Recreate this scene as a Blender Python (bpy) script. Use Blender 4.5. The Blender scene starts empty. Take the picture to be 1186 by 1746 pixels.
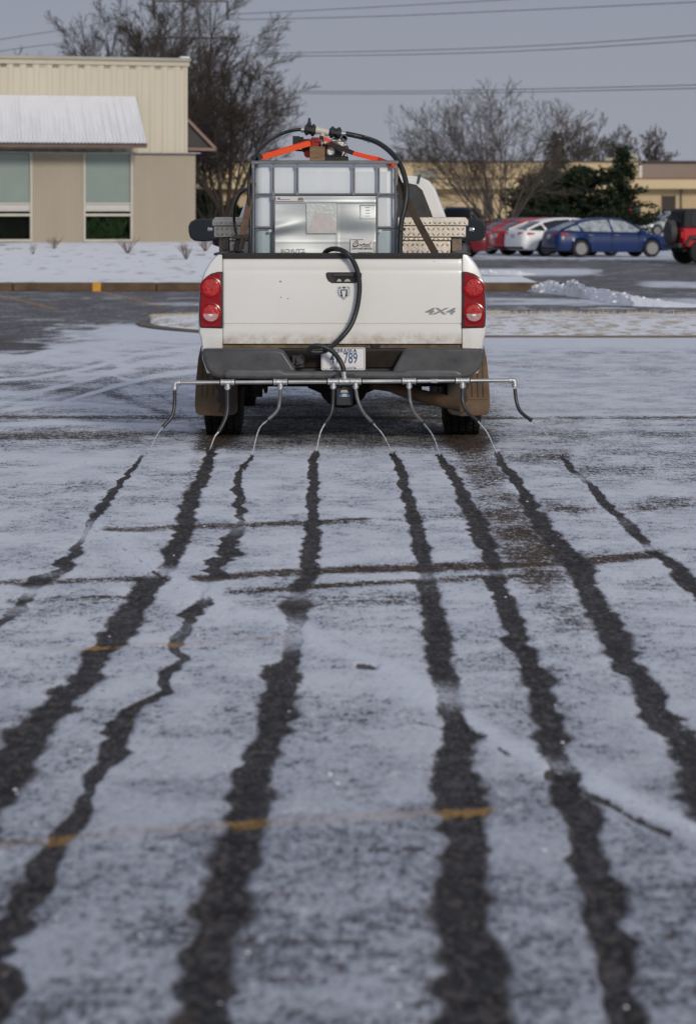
import bpy, bmesh, math, random
import numpy as np
from mathutils import Vector, Matrix

C = bpy.context.scene.collection
SC = bpy.context.scene
R = math.radians
PI = math.pi
# ------------------------------------------------------------------ camera, sky, sun, exposure
F = 5412.0            # focal length in photo pixels
HC = 1.60             # eye height of the photographer
HOR = 366.0           # photo row of the horizon
CX = 593.0
cam = bpy.data.cameras.new('camera')
camo = bpy.data.objects.new('camera', cam); C.objects.link(camo)
camo.location = (0, 0, HC); camo.rotation_euler = (R(90), 0, 0)
cam.sensor_fit = 'VERTICAL'; cam.sensor_height = 36.0; cam.sensor_width = 24.0
cam.lens = F / 1746.0 * 36.0
cam.shift_y = -(873.0 - HOR) / 1746.0
cam.clip_start = 0.1; cam.clip_end = 6000
cam.dof.use_dof = True; cam.dof.focus_distance = 21.9; cam.dof.aperture_fstop = 5.2
SC.camera = camo

SUN_EL, SUN_AZ = R(19), R(158)
W = bpy.data.worlds.new('World'); SC.world = W; W.use_nodes = True
nt = W.node_tree; nt.nodes.clear()
sky = nt.nodes.new('ShaderNodeTexSky'); sky.sky_type = 'NISHITA'; sky.sun_disc = False
sky.sun_elevation = SUN_EL; sky.sun_rotation = SUN_AZ; sky.dust_density = 3.0
tc = nt.nodes.new('ShaderNodeTexCoord')
sep = nt.nodes.new('ShaderNodeSeparateXYZ'); nt.links.new(tc.outputs['Generated'], sep.inputs[0])
ramp = nt.nodes.new('ShaderNodeValToRGB'); nt.links.new(sep.outputs['Z'], ramp.inputs[0])
ramp.color_ramp.elements[0].position = 0.0; ramp.color_ramp.elements[0].color = (0.335, 0.352, 0.410, 1)
ramp.color_ramp.elements[1].position = 0.09; ramp.color_ramp.elements[1].color = (0.245, 0.272, 0.345, 1)
e = ramp.color_ramp.elements.new(0.5); e.color = (0.31, 0.34, 0.42, 1)
cn = nt.nodes.new('ShaderNodeTexNoise'); cn.inputs['Scale'].default_value = 2.2; cn.inputs['Detail'].default_value = 5
mp = nt.nodes.new('ShaderNodeMapping'); mp.inputs['Scale'].default_value = (1, 1, 4.0)
nt.links.new(tc.outputs['Generated'], mp.inputs[0]); nt.links.new(mp.outputs[0], cn.inputs[0])
cr = nt.nodes.new('ShaderNodeMapRange'); cr.inputs['From Min'].default_value = .3; cr.inputs['From Max'].default_value = .7
cr.inputs['To Min'].default_value = 9.4; cr.inputs['To Max'].default_value = 10.6
nt.links.new(cn.outputs['Fac'], cr.inputs['Value'])
vm = nt.nodes.new('ShaderNodeVectorMath'); vm.operation = 'SCALE'
nt.links.new(ramp.outputs[0], vm.inputs[0]); nt.links.new(cr.outputs[0], vm.inputs['Scale'])
mx = nt.nodes.new('ShaderNodeMix'); mx.data_type = 'RGBA'; mx.inputs['Factor'].default_value = 0.92
nt.links.new(sky.outputs[0], mx.inputs['A']); nt.links.new(vm.outputs[0], mx.inputs['B'])
bg = nt.nodes.new('ShaderNodeBackground'); bg.inputs['Strength'].default_value = 0.1
nt.links.new(mx.outputs['Result'], bg.inputs[0])
wo = nt.nodes.new('ShaderNodeOutputWorld'); nt.links.new(bg.outputs[0], wo.inputs[0])

sl = bpy.data.lights.new('sun', 'SUN'); sl.energy = 1.6; sl.angle = R(10); sl.color = (1.0, 0.93, 0.84)
so = bpy.data.objects.new('sun', sl); C.objects.link(so)
sdir = Vector((math.sin(SUN_AZ) * math.cos(SUN_EL), math.cos(SUN_AZ) * math.cos(SUN_EL), math.sin(SUN_EL)))
so.rotation_euler = sdir.to_track_quat('Z', 'Y').to_euler()
SC.view_settings.view_transform = 'Standard'; SC.view_settings.look = 'None'
SC.view_settings.exposure = 0.12; SC.view_settings.gamma = 1.0; SC.view_settings.use_curve_mapping = False

def P(px, py, Y):                    # a photo pixel at depth Y -> metres
    return Vector(((px - CX) * Y / F, Y, HC - (py - HOR) * Y / F))

def G(px, py, z=0.0):                # a photo pixel on the ground at height z
    Y = F * (HC - z) / (py - HOR)
    return Vector(((px - CX) * Y / F, Y, z))

# ------------------------------------------------------------------ helpers
def tag(o, label=None, cat=None, group=None, kind=None):
    if label: o['label'] = label
    if cat: o['category'] = cat
    if group: o['group'] = group
    if kind: o['kind'] = kind
    return o

def thing(name, label, cat, loc=(0, 0, 0), rz=0.0, group=None):
    o = bpy.data.objects.new(name, None); C.objects.link(o)
    o.location = loc; o.rotation_euler = (0, 0, rz); o.empty_display_size = .1
    return tag(o, label, cat, group)

class MB:
    def __init__(s): s.v = []; s.f = []; s.m = []
    def add(s, vs, fs, mi=0):
        b = len(s.v); s.v += [tuple(v) for v in vs]
        for f in fs: s.f.append(tuple(b + i for i in f)); s.m.append(mi)
        return s
    def box(s, c, d, mi=0, rot=None):
        hx, hy, hz = d[0] / 2, d[1] / 2, d[2] / 2
        vs = [Vector((x * hx, y * hy, z * hz)) for x in (-1, 1) for y in (-1, 1) for z in (-1, 1)]
        if rot is not None: vs = [rot @ v for v in vs]
        c = Vector(c); vs = [v + c for v in vs]
        return s.add(vs, [(0, 1, 3, 2), (4, 6, 7, 5), (0, 4, 5, 1), (2, 3, 7, 6), (0, 2, 6, 4), (1, 5, 7, 3)], mi)
    def bar(s, a, b, w, h, mi=0, up=(0, 0, 1)):
        a = Vector(a); b = Vector(b); d = (b - a); L = d.length; d.normalize()
        u = Vector(up)
        if abs(d.dot(u)) > .99: u = Vector((1, 0, 0))
        x = d.cross(u).normalized(); z = x.cross(d)
        vs = []
        for p in (a, b):
            for sx, sz in ((-1, -1), (1, -1), (1, 1), (-1, 1)): vs.append(p + x * sx * w / 2 + z * sz * h / 2)
        return s.add(vs, [(3, 2, 1, 0), (4, 5, 6, 7), (0, 1, 5, 4), (1, 2, 6, 5), (2, 3, 7, 6), (3, 0, 4, 7)], mi)
    def tube(s, pts, r, n=8, mi=0, caps=True):
        pts = [Vector(p) for p in pts]
        rs = r if isinstance(r, (list, tuple)) else [r] * len(pts)
        up = None; rings = []
        for i, p in enumerate(pts):
            d = (pts[min(i + 1, len(pts) - 1)] - pts[max(i - 1, 0)])
            if d.length < 1e-9: d = Vector((0, 0, 1))
            d.normalize()
            if up is None:
                up = Vector((0, 0, 1)) if abs(d.z) < .9 else Vector((1, 0, 0))
            u = (up - d * up.dot(d)).normalized(); w = d.cross(u); up = u
            rings.append([p + (u * math.cos(2 * PI * k / n) + w * math.sin(2 * PI * k / n)) * rs[i] for k in range(n)])
        vs = [v for rg in rings for v in rg]; fs = []
        for i in range(len(pts) - 1):
            for k in range(n):
                a = i * n + k; b = i * n + (k + 1) % n
                fs.append((a, b, b + n, a + n))
        if caps:
            fs.append(tuple(range(n - 1, -1, -1))); fs.append(tuple(len(vs) - n + k for k in range(n)))
        return s.add(vs, fs, mi)
    def cyl(s, a, b, r, n=16, mi=0): return s.tube([a, b], r, n, mi)
    def prism(s, poly, y0, y1, mi=0):            # poly of (x,z), extruded along y; wound either way
        A = sum(poly[i][0] * poly[(i + 1) % len(poly)][1] - poly[(i + 1) % len(poly)][0] * poly[i][1] for i in range(len(poly)))
        if A < 0: poly = poly[::-1]
        n = len(poly); vs = [(x, y0, z) for x, z in poly] + [(x, y1, z) for x, z in poly]
        fs = [tuple(range(n)), tuple(range(2 * n - 1, n - 1, -1))]
        fs += [(i, n + i, n + (i + 1) % n, (i + 1) % n) for i in range(n)]
        fs = [tuple(f) for f in fs]
        return s.add(vs, fs, mi)
    def loft(s, rings, closed=True, caps=True, mi=0):
        n = len(rings[0]); vs = [v for rg in rings for v in rg]; fs = []
        for i in range(len(rings) - 1):
            for k in range(n if closed else n - 1):
                a = i * n + k; b = i * n + (k + 1) % n
                fs.append((a, b, b + n, a + n))
        if caps and closed:
            fs.append(tuple(range(n - 1, -1, -1))); fs.append(tuple(len(vs) - n + k for k in range(n)))
        return s.add(vs, fs, mi)
    def lathe(s, prof, c, axis='x', n=24, mi=0):  # prof of (offset along axis, radius)
        rings = []
        for a, r in prof:
            rg = []
            for k in range(n):
                t = 2 * PI * k / n; p, q = r * math.cos(t), r * math.sin(t)
                rg.append({'x': (c[0] + a, c[1] + p, c[2] + q), 'y': (c[0] + p, c[1] + a, c[2] + q), 'z': (c[0] + p, c[1] + q, c[2] + a)}[axis])
            rings.append(rg)
        return s.loft(rings, True, True, mi)
    def dome(s, c, r, h, n=20, m=6, mi=0, sq=1.0):  # a cap bulging towards -y
        rings = []
        for i in range(m + 1):
            t = i / m * PI / 2
            rr = r * math.cos(t) if i < m else 1e-4
            rings.append([(c[0] + rr * math.cos(2 * PI * k / n), c[1] - h * math.sin(t), c[2] + rr * sq * math.sin(2 * PI * k / n)) for k in range(n)])
        return s.loft(rings, True, True, mi)
    def ico(s, c, r, jit=0.0, rnd=random, sub=1, mi=0, sq=(1, 1, 1)):
        bm = bmesh.new(); bmesh.ops.create_icosphere(bm, subdivisions=sub, radius=1.0)
        vs = []
        for v in bm.verts:
            k = r * (1 + rnd.uniform(-jit, jit)); vs.append((c[0] + v.co.x * k * sq[0], c[1] + v.co.y * k * sq[1], c[2] + v.co.z * k * sq[2]))
        fs = [tuple(v.index for v in f.verts) for f in bm.faces]; bm.free()
        return s.add(vs, fs, mi)
    def build(s, name, mats, parent=None, bevel=0.0, seg=2, smooth=40, loc=None, fix=True):
        me = bpy.data.meshes.new(name); me.from_pydata(s.v, [], s.f)
        if not isinstance(mats, (list, tuple)): mats = [mats]
        for m in mats: me.materials.append(m)
        if len(mats) > 1: me.polygons.foreach_set('material_index', s.m)
        if fix:
            bm = bmesh.new(); bm.from_mesh(me); bmesh.ops.recalc_face_normals(bm, faces=bm.faces); bm.to_mesh(me); bm.free()
        if smooth:
            me.shade_smooth(); me.set_sharp_from_angle(angle=R(smooth))
        me.update()
        o = bpy.data.objects.new(name, me); C.objects.link(o)
        if parent: o.parent = parent
        if loc: o.location = loc
        if bevel:
            b = o.modifiers.new('bevel', 'BEVEL'); b.width = bevel; b.segments = seg; b.limit_method = 'ANGLE'; b.angle_limit = R(40)
            b.harden_normals = False
        return o

def curve_pts(ctrl, n=8):                      # Catmull-Rom through the control points
    c = [Vector(p) for p in ctrl]; c = [c[0] * 2 - c[1]] + c + [c[-1] * 2 - c[-2]]; out = []
    for i in range(1, len(c) - 2):
        p0, p1, p2, p3 = c[i - 1:i + 3]
        for k in range(n):
            t = k / n
            out.append(.5 * ((2 * p1) + (p2 - p0) * t + (2 * p0 - 5 * p1 + 4 * p2 - p3) * t * t + (3 * p1 - p0 - 3 * p2 + p3) * t ** 3))
    out.append(c[-2]); return out

def text_into(mb, s, size, at, depth=.002, mi=0, xs=1.0, shear=0.0, ang=0.0, bold=0.0):   # upright lettering facing -y, centred on at
    cu = bpy.data.curves.new('lettering', 'FONT'); cu.body = s; cu.size = size; cu.align_x = 'CENTER'; cu.align_y = 'CENTER'
    cu.extrude = depth / 2; cu.shear = shear; cu.offset = bold; cu.resolution_u = 4
    o = bpy.data.objects.new('lettering', cu); C.objects.link(o)
    bpy.context.view_layer.update()
    me = bpy.data.meshes.new_from_object(o.evaluated_get(bpy.context.evaluated_depsgraph_get()))
    ca, sa = math.cos(ang), math.sin(ang)
    vs = []
    for v in me.vertices:
        x, z = v.co.x * xs, v.co.y
        vs.append((at[0] + x * ca - z * sa, at[1] - v.co.z, at[2] + x * sa + z * ca))
    mb.add(vs, [tuple(p.vertices) for p in me.polygons], mi)
    bpy.data.objects.remove(o); bpy.data.curves.remove(cu); bpy.data.meshes.remove(me)
    return mb

# ------------------------------------------------------------------ materials
MATS = {}
def N(nt, t, **kw):
    n = nt.nodes.new(t)
    for k, v in kw.items():
        if k in n.inputs: n.inputs[k].default_value = v
        else: setattr(n, k, v)
    return n

def base_mat(name):
    m = bpy.data.materials.new(name); m.use_nodes = True
    return m, m.node_tree, m.node_tree.nodes['Principled BSDF']

def pm(name, col, rough=.5, metal=0.0, var=.12, vs=6.0, spec=.5, bump=0.0, bs=60.0, coat=0.0, dirt=None, trans=0.0, alpha=1.0, sss=0.0, stretch=None, rv=.0):
    """plain surface with a little colour and gloss variation; dirt=(colour, z_low, z_high, amount)"""
    if name in MATS: return MATS[name]
    m, nt, b = base_mat(name); L = nt.links.new
    tc = N(nt, 'ShaderNodeTexCoord'); src = tc.outputs['Object']
    if stretch:
        mpn = N(nt, 'ShaderNodeMapping'); mpn.inputs['Scale'].default_value = stretch; L(src, mpn.inputs[0]); vec = mpn.outputs[0]
    else: vec = src
    no = N(nt, 'ShaderNodeTexNoise', Scale=vs, Detail=6.0, Roughness=.6); L(vec, no.inputs[0])
    mr = N(nt, 'ShaderNodeMapRange'); mr.inputs['From Min'].default_value = .25; mr.inputs['From Max'].default_value = .75
    mr.inputs['To Min'].default_value = 1 - var; mr.inputs['To Max'].default_value = 1 + var; L(no.outputs['Fac'], mr.inputs['Value'])
    sc = N(nt, 'ShaderNodeVectorMath', operation='SCALE'); sc.inputs[0].default_value = col[:3]; L(mr.outputs[0], sc.inputs['Scale'])
    out = sc.outputs[0]
    if dirt:
        dc, z0, z1, am = dirt
        sp = N(nt, 'ShaderNodeSeparateXYZ'); L(src, sp.inputs[0])
        zr = N(nt, 'ShaderNodeMapRange'); zr.inputs['From Min'].default_value = z1; zr.inputs['From Max'].default_value = z0
        zr.inputs['To Min'].default_value = 0; zr.inputs['To Max'].default_value = 1; L(sp.outputs['Z'], zr.inputs['Value'])
        n2 = N(nt, 'ShaderNodeTexNoise', Scale=9.0, Detail=9.0, Roughness=.7); L(src, n2.inputs[0])
        n2m = N(nt, 'ShaderNodeMapRange'); n2m.inputs['From Min'].default_value = .35; n2m.inputs['From Max'].default_value = .7; L(n2.outputs['Fac'], n2m.inputs['Value'])
        mu = N(nt, 'ShaderNodeMath', operation='MULTIPLY'); L(zr.outputs[0], mu.inputs[0]); L(n2m.outputs[0], mu.inputs[1])
        mu2 = N(nt, 'ShaderNodeMath', operation='MULTIPLY'); L(mu.outputs[0], mu2.inputs[0]); mu2.inputs[1].default_value = am
        mu2.use_clamp = True
        mxn = N(nt, 'ShaderNodeMix', data_type='RGBA'); L(mu2.outputs[0], mxn.inputs['Factor']); L(out, mxn.inputs['A']); mxn.inputs['B'].default_value = (*dc, 1)
        out = mxn.outputs['Result']
    L(out, b.inputs['Base Color'])
    b.inputs['Roughness'].default_value = rough
    if rv:
        rr = N(nt, 'ShaderNodeMapRange'); rr.inputs['To Min'].default_value = rough - rv; rr.inputs['To Max'].default_value = rough + rv
        L(no.outputs['Fac'], rr.inputs['Value']); L(rr.outputs[0], b.inputs['Roughness'])
    b.inputs['Metallic'].default_value = metal; b.inputs['Specular IOR Level'].default_value = spec
    b.inputs['Coat Weight'].default_value = coat; b.inputs['Coat Roughness'].default_value = .08
    b.inputs['Transmission Weight'].default_value = trans; b.inputs['Alpha'].default_value = alpha
    if sss: b.inputs['Subsurface Weight'].default_value = sss; b.inputs['Subsurface Radius'].default_value = (.05, .05, .05)
    if bump:
        n3 = N(nt, 'ShaderNodeTexNoise', Scale=bs, Detail=4.0); L(vec, n3.inputs[0])
        bp = N(nt, 'ShaderNodeBump', Strength=bump, Distance=.01); L(n3.outputs['Fac'], bp.inputs['Height']); L(bp.outputs[0], b.inputs['Normal'])
    MATS[name] = m
    return m
# ================================================================== THE GROUND
def terr(Y):                                   # the far field climbs gently
    return np.interp(Y, [0, 132, 300, 700, 3000], [0, 0, .95, 1.2, 1.2])

def sstep(a, b, x):
    t = np.clip((x - a) / (b - a), 0, 1); return t * t * (3 - 2 * t)

rng = np.random.RandomState(5)
def vnoise(x, y, seed):                        # value noise for drifting edges
    r = np.random.RandomState(seed).rand(64, 64)
    xi = np.floor(x).astype(int); yi = np.floor(y).astype(int); fx = x - xi; fy = y - yi
    fx = fx * fx * (3 - 2 * fx); fy = fy * fy * (3 - 2 * fy)
    g = lambda a, b: r[a % 64, b % 64]
    return (g(xi, yi) * (1 - fx) + g(xi + 1, yi) * fx) * (1 - fy) + (g(xi, yi + 1) * (1 - fx) + g(xi + 1, yi + 1) * fx) * fy

# the brine stripes: (x, row, half width, strength) of each trail as it lies on the lot
STRIPES = [
 [(242,778,4,.8),(238,785,5,1),(225,800,9,1),(205,825,13,1),(185,850,14,1),(165,880,15,1),(152,900,7,.55),(145,912,5,.35),(135,925,9,.8),(120,945,22,1),(108,962,28,1),(90,978,22,.7),(72,985,36,1),(62,993,40,1),(55,1006,20,.25),(42,1024,24,1),(25,1038,18,.5),(8,1055,20,.9),(-20,1070,20,.9)],
 [(360,764,9,1),(355,785,11,1),(345,810,15,1),(325,850,18,1),(315,890,20,1),(303,925,22,1),(290,960,21,1),(280,973,16,.5),(268,981,22,.5),(258,987,35,1),(248,1010,32,1),(215,1050,38,1),(190,1085,32,1),(168,1120,34,1),(130,1170,42,1),(82,1210,50,1),(45,1250,50,1),(10,1310,52,1),(-25,1370,52,1),(-70,1440,52,1)],
 [(428,778,6,.9),(420,788,9,1),(410,802,10,1),(404,830,10,1),(408,868,12,1),(414,885,8,.8),(400,899,14,.5),(392,915,22,1),(402,938,24,1),(383,960,30,1),(362,980,30,1),(350,992,18,.3),(345,1015,6,.3),(348,1032,22,1),(325,1048,26,1),(318,1065,12,.75),(302,1085,20,.85),(300,1105,14,.9),(322,1122,18,.85),(285,1145,22,1),(280,1178,20,.95),(236,1205,26,1),(198,1248,30,1),(182,1288,30,1),(163,1320,24,1),(150,1350,16,.9),(130,1385,24,1),(102,1430,30,1),(75,1470,32,1),(52,1520,40,1),(30,1560,42,1),(10,1600,50,1),(-10,1660,50,1),(-40,1746,52,1)],
 [(538,770,6,.9),(533,784,10,1),(535,810,10,1),(532,845,13,1),(534,880,13,1),(530,920,18,1),(527,955,20,1),(524,978,24,1),(514,1000,24,1),(510,1012,14,.45),(508,1032,30,1),(506,1050,20,.8),(502,1068,15,.5),(499,1095,16,.5),(494,1120,24,.95),(482,1150,36,1),(478,1190,34,1),(470,1220,35,1),(455,1270,38,1),(435,1330,42,1),(415,1390,46,1),(405,1440,47,1),(390,1500,52,1),(370,1580,56,1),(355,1650,62,1),(343,1746,66,1),(330,1830,70,1)],
 [(669,772,6,1),(676,785,9,1),(685,805,11,1),(691,840,13,1),(704,880,15,1),(715,920,18,1),(721,960,18,1),(725,980,16,.6),(729,998,17,.9),(733,1022,25,1),(735,1045,28,1),(746,1080,27,1),(752,1120,30,1),(755,1155,28,1),(766,1180,20,.5),(768,1195,22,.55),(768,1225,32,1),(780,1262,40,1),(781,1320,46,1),(786,1400,51,1),(789,1500,56,1),(795,1600,62,1),(802,1746,68,1),(805,1830,70,1)],
 [(748,776,7,1),(756,788,10,1),(768,802,12,1),(783,830,14,1),(796,860,15,1),(812,890,20,1),(823,920,21,1),(836,952,17,1),(842,972,16,.6),(846,990,20,1),(856,1012,22,1),(868,1050,26,1),(880,1090,28,1),(900,1130,32,1),(920,1180,35,1),(931,1230,36,1),(943,1285,34,1),(955,1308,22,.6),(962,1326,32,1),(980,1380,40,1),(1000,1440,41,1),(1015,1500,43,1),(1030,1560,44,1),(1046,1620,46,1),(1052,1680,38,1),(1064,1746,48,1),(1080,1830,50,1)],
 [(846,772,6,.8),(855,792,10,1),(868,805,13,1),(886,830,12,1),(905,865,19,1),(926,895,22,1),(952,930,26,1),(980,960,23,1),(1000,1000,28,1),(1022,1040,30,1),(1046,1090,31,1),(1076,1140,33,1),(1112,1190,35,1),(1142,1240,39,1),(1172,1300,46,1),(1205,1360,50,1),(1250,1440,52,1)],
 [(957,776,5,.8),(964,788,8,1),(976,803,11,.9),(988,812,8,.3),(1003,824,9,.95),(1020,845,14,1),(1040,865,17,1),(1055,878,14,1),(1066,888,13,.8),(1078,905,18,1),(1095,922,14,1),(1102,932,9,.4),(1115,942,18,1),(1138,955,22,1),(1162,978,24,1),(1187,1010,22,1),(1225,1045,24,1)],
]
# dark bare tyre lines across the lot: [(x,row)...], half thickness in rows, strength
LINES = [
 ([(185,904),(300,899),(400,895),(520,891),(620,886)], 4.5, .75),
 ([(640,887),(800,880)], 5, .25),
 ([(-40,994),(100,991),(235,987)], 4.5, .62),
 ([(335,987),(450,978),(600,971),(760,967),(900,962),(1020,955),(1120,944)], 6.5, .95),
 ([(395,1010),(500,1002),(650,993),(780,987),(880,983)], 4.5, .72),
 ([(20,1026),(120,1021),(225,1017)], 4, .5),
 ([(400,1036),(550,1028),(720,1020)], 11, .34),
 ([(-40,712),(200,712),(330,713),(500,712),(830,713),(1260,712)], 2.2, .5),
 ([(-40,745),(100,742),(230,748)], 7, .42),
 ([(150,744),(250,740),(330,741)], 5, .35),
 ([(-20,625),(60,624),(150,640),(250,660),(300,690),(336,735)], 6, .22),
 ([(60,592),(140,604),(190,622),(170,640),(200,652)][:3], 4, .26),
 ([(-40,648),(60,640),(150,622),(240,600),(336,590)], 3.5, .30),
 ([(-40,662),(80,648),(170,628),(260,608),(336,600)], 3.5, .26),
 ([(-40,705),(60,680),(160,652),(240,636),(336,625)], 3.5, .30),
 ([(60,700),(150,676),(230,655),(336,640)], 3.5, .28),
 ([(20,640),(90,648),(170,665),(240,690),(300,712)], 5, .30),
 ([(-40,690),(80,655),(190,620),(300,598)], 5, .22),
 ([(-40,720),(80,690),(200,650),(330,612)], 5, .22),
 ([(830,600),(1000,602),(1260,600)], 3, .28),
 ([(830,618),(1010,634),(1260,628)], 5, .30),
 ([(900,745),(1050,737),(1260,742)], 6, .30),
 ([(940,862),(1080,866),(1186,853),(1260,850)], 12, .42),
 ([(1000,800),(1100,805),(1260,795)], 16, .38),
 ([(820,775),(900,780),(960,776)], 10, .40),
 ([(-40,800),(150,770),(330,765)], 6, .12),
 ([(-40,835),(160,824),(330,818)], 4, .22),
]
# the truck's own tracks and scrapes: (x, row, half width, strength)
TRACKS = [
 [(790,735,34,.85),(812,790,32,.62),(845,850,34,.6),(868,885,42,.85),(890,930,48,.85),(915,960,46,.65),(945,1000,45,.45),(985,1080,40,.22)],
 [(375,735,34,.85),(352,765,22,.55),(338,800,16,.35),(318,860,16,.3),(290,940,16,.2)],
]
PAINT = [
 ([(-60,1447),(100,1432),(260,1415),(415,1404),(620,1392),(735,1386),(842,1381)], 7.5),
 ([(95,1106),(170,1103),(300,1098),(420,1091),(520,1086)], 3.2),
 ([(862,654),(1000,656),(1300,652)], 1.8),
 ([(1120,691),(1300,689)], 2.2),
 ([(820,627),(1000,626),(1300,623)], 1.3),
 ([(172,497),(210,506),(270,520)], 2.0),
 ([(-30,501),(20,508),(88,525)], 2.0),
]
CRACK = [([(-40,828),(130,888),(200,930),(262,975)], 1.6, .5), ([(262,975),(285,990)], 2.5, .8),
         ([(610,1137),(640,1141)], 3.5, .9), ([(930,1322),(955,1326),(985,1348)], 8, 1.0),
         ([(985,1348),(1040,1372),(1075,1393),(1140,1422)], 4.5, .9), ([(1010,1368),(1060,1398),(1120,1440)], 3.0, .5), ([(690,1225),(800,1250),(900,1310)], 2.5, .45)]
DRIFT = [([(120,880),(200,930),(270,972),(340,1010),(440,1050),(540,1095),(640,1140),(770,1215),(880,1280),(950,1308),(1060,1360),(1240,1450)], 24)]

def line_field(px, py, pts, th):
    xs = [p[0] for p in pts]; ys = [p[1] for p in pts]
    yy = np.interp(px, xs, ys)
    d = np.abs(py - yy) / th
    end = sstep(xs[0] - 25, xs[0], px) * (1 - sstep(xs[-1], xs[-1] + 25, px))
    return d, end

def trail_field(px, py, pts, wob):
    r = [p[1] for p in pts]
    c = np.interp(py, r, [p[0] for p in pts]); w = np.interp(py, r, [p[2] for p in pts]); s = np.interp(py, r, [p[3] for p in pts])
    inside = (py > r[0] - 3) & (py < r[-1] + 3)
    return np.abs(px - c + wob * w) / w, s * inside

def build_ground():
    rows = [-60, -20, -6, 0, 3, 4.6]
    inv = np.linspace(1 / 5.9, 1 / 75., 880); rows += list(1 / inv)
    rows += list(np.geomspace(77, 300, 50)) + [400, 700, 1500, 3000]
    rows = np.array(rows)
    u = np.concatenate([np.linspace(-3, -.16, 14)[:-1], np.linspace(-.16, .16, 520), np.linspace(.16, 3, 14)[1:]])
    YY, UU = np.meshgrid(rows, u, indexing='ij')
    sc = np.maximum(YY, 5.0) ; XX = UU * sc
    ZZ = terr(np.maximum(YY, 0))
    Yp = np.maximum(YY, 3.0)
    px = CX + XX * F / Yp; py = HOR + F * HC / Yp
    wx, wy = XX, YY
    # --- snow cover
    big = vnoise(wx * .55 + 11, wy * .22, 1) ; med = vnoise(wx * 1.7, wy * .7 + 5, 2); sml = vnoise(wx * 5, wy * 2.2, 3)
    n = .5 * big + .3 * med + .2 * sml
    cov = .80 + (n - .5) * .55
    cov += .10 * sstep(1150, 900, py) - .17 * sstep(1250, 1600, py)
    bare_r = sstep(830, 960, px) * sstep(690, 720, py) * (1 - sstep(900, 1150, py))
    cov += .12 * sstep(585, 605, py) * (1 - sstep(690, 705, py))
    cov -= bare_r * (.14 + (sml - .5) * .35)
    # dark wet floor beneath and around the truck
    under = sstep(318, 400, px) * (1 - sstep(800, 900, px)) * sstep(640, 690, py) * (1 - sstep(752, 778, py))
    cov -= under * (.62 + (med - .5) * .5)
    # smooth bright belts of drifted snow
    cov = np.maximum(cov, (.97) * sstep(574, 579, py) * (1 - sstep(588, 600, py)) * sstep(780, 840, px))
    cov = np.maximum(cov, .95 * sstep(548, 556, py) * (1 - sstep(578, 598, py)) * sstep(60, 200, px) * (1 - sstep(380, 450, px)))
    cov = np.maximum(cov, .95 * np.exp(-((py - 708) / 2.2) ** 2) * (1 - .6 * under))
    # cleared asphalt of the drive
    lo = np.interp(px, [-80, 0, 60, 110, 150, 240, 338, 480, 830, 1400], [612, 592, 580, 567, 562, 553, 545, 530, 536, 536]) + (med - .5) * 34 + (sml - .5) * 26
    clear = sstep(16, -12, py - lo)
    streak = np.maximum.reduce([.85 * np.exp(-((py - (517 + .012 * (px - 170))) / 4.0) ** 2) * (.35 + .9 * sml) * sstep(180, 300, px) * (1 - sstep(330, 420, px)),
                                .75 * np.exp(-((py - 508) / 2.2) ** 2) * sml * sstep(60, 150, px) * (1 - sstep(330, 420, px)),
                                .75 * np.exp(-((py - 552) / 12) ** 2) * med * (1 - sstep(120, 200, px)),
                                .95 * np.exp(-((py - 514) / 7.5) ** 4) * (.30 + 1.0 * med) * sstep(780, 840, px) * (1 - sstep(1215, 1300, px)),
                                .55 * np.exp(-((py - 500) / 3.) ** 2) * sml * sstep(780, 840, px),
                                .97 * np.exp(-((py - 464) / 6.5) ** 4) * sstep(700, 760, px) * (1 - sstep(960 + 45 * sml, 1030 + 40 * sml, px)),
                                .98 * np.exp(-((py - 486 - .02 * (px - 1186)) / 6) ** 4) * sstep(1060, 1120, px),
                                .97 * sstep(444 + 3 * sml, 439, py) * sstep(600, 640, px)])
    clear_cov = np.maximum(.06 + .14 * sml + .20 * med, streak)
    cov = cov * (1 - clear) + clear_cov * clear
    dirty = np.exp(-((py - 592) / 14) ** 2) * (1 - sstep(60, 100, px))
    cov -= .55 * dirty; cov -= .30 * np.exp(-((py - 655 - .1 * px) / 9) ** 2) * (1 - sstep(200, 320, px)) * (.4 + sml)
    # wet trails, bare lines
    wob = (vnoise(wx * 7, wy * 3.2, 7) - .5) * .55 + (vnoise(wx * 22 + 3, wy * 11, 8) - .5) * .30
    wet = np.zeros_like(px); wst = np.zeros_like(px)
    for st in STRIPES:
        d, s = trail_field(px, py, st, wob * (1.9 if st in (STRIPES[2], STRIPES[0]) else 1.0))
        wid = (.72 if st in (STRIPES[0], STRIPES[2], STRIPES[7]) else .86) * (1 + (vnoise(wx * 6 + 9, wy * 7, 9) - .5) * .7)
        f_ = np.clip(1.5 - d / wid, 0, 1.2) / 1.2 * (s > 0); wst = np.where(f_ > wet, s, wst); wet = np.maximum(wet, f_)
    bare = np.zeros_like(px)
    for pts, th, s in LINES:
        d, e = line_field(px, py, pts, th)
        bare = np.maximum(bare, s * e * np.clip(1.5 - d, 0, 1) * (.75 + .5 * sml))
    for st in TRACKS:
        d, s = trail_field(px, py, st, wob * .7)
        bare = np.maximum(bare, s * np.clip(1.6 - d, 0, 1) * (.55 + .9 * sml))
    drift = np.zeros_like(px)
    for pts, th in DRIFT:
        xs = [p[0] for p in pts]; ys = [p[1] for p in pts]
        dd = (py - np.interp(px, xs, ys) + (sml - .5) * 26) / th
        drift = np.maximum(drift, np.exp(-dd ** 2) * sstep(90, 160, px))
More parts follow.
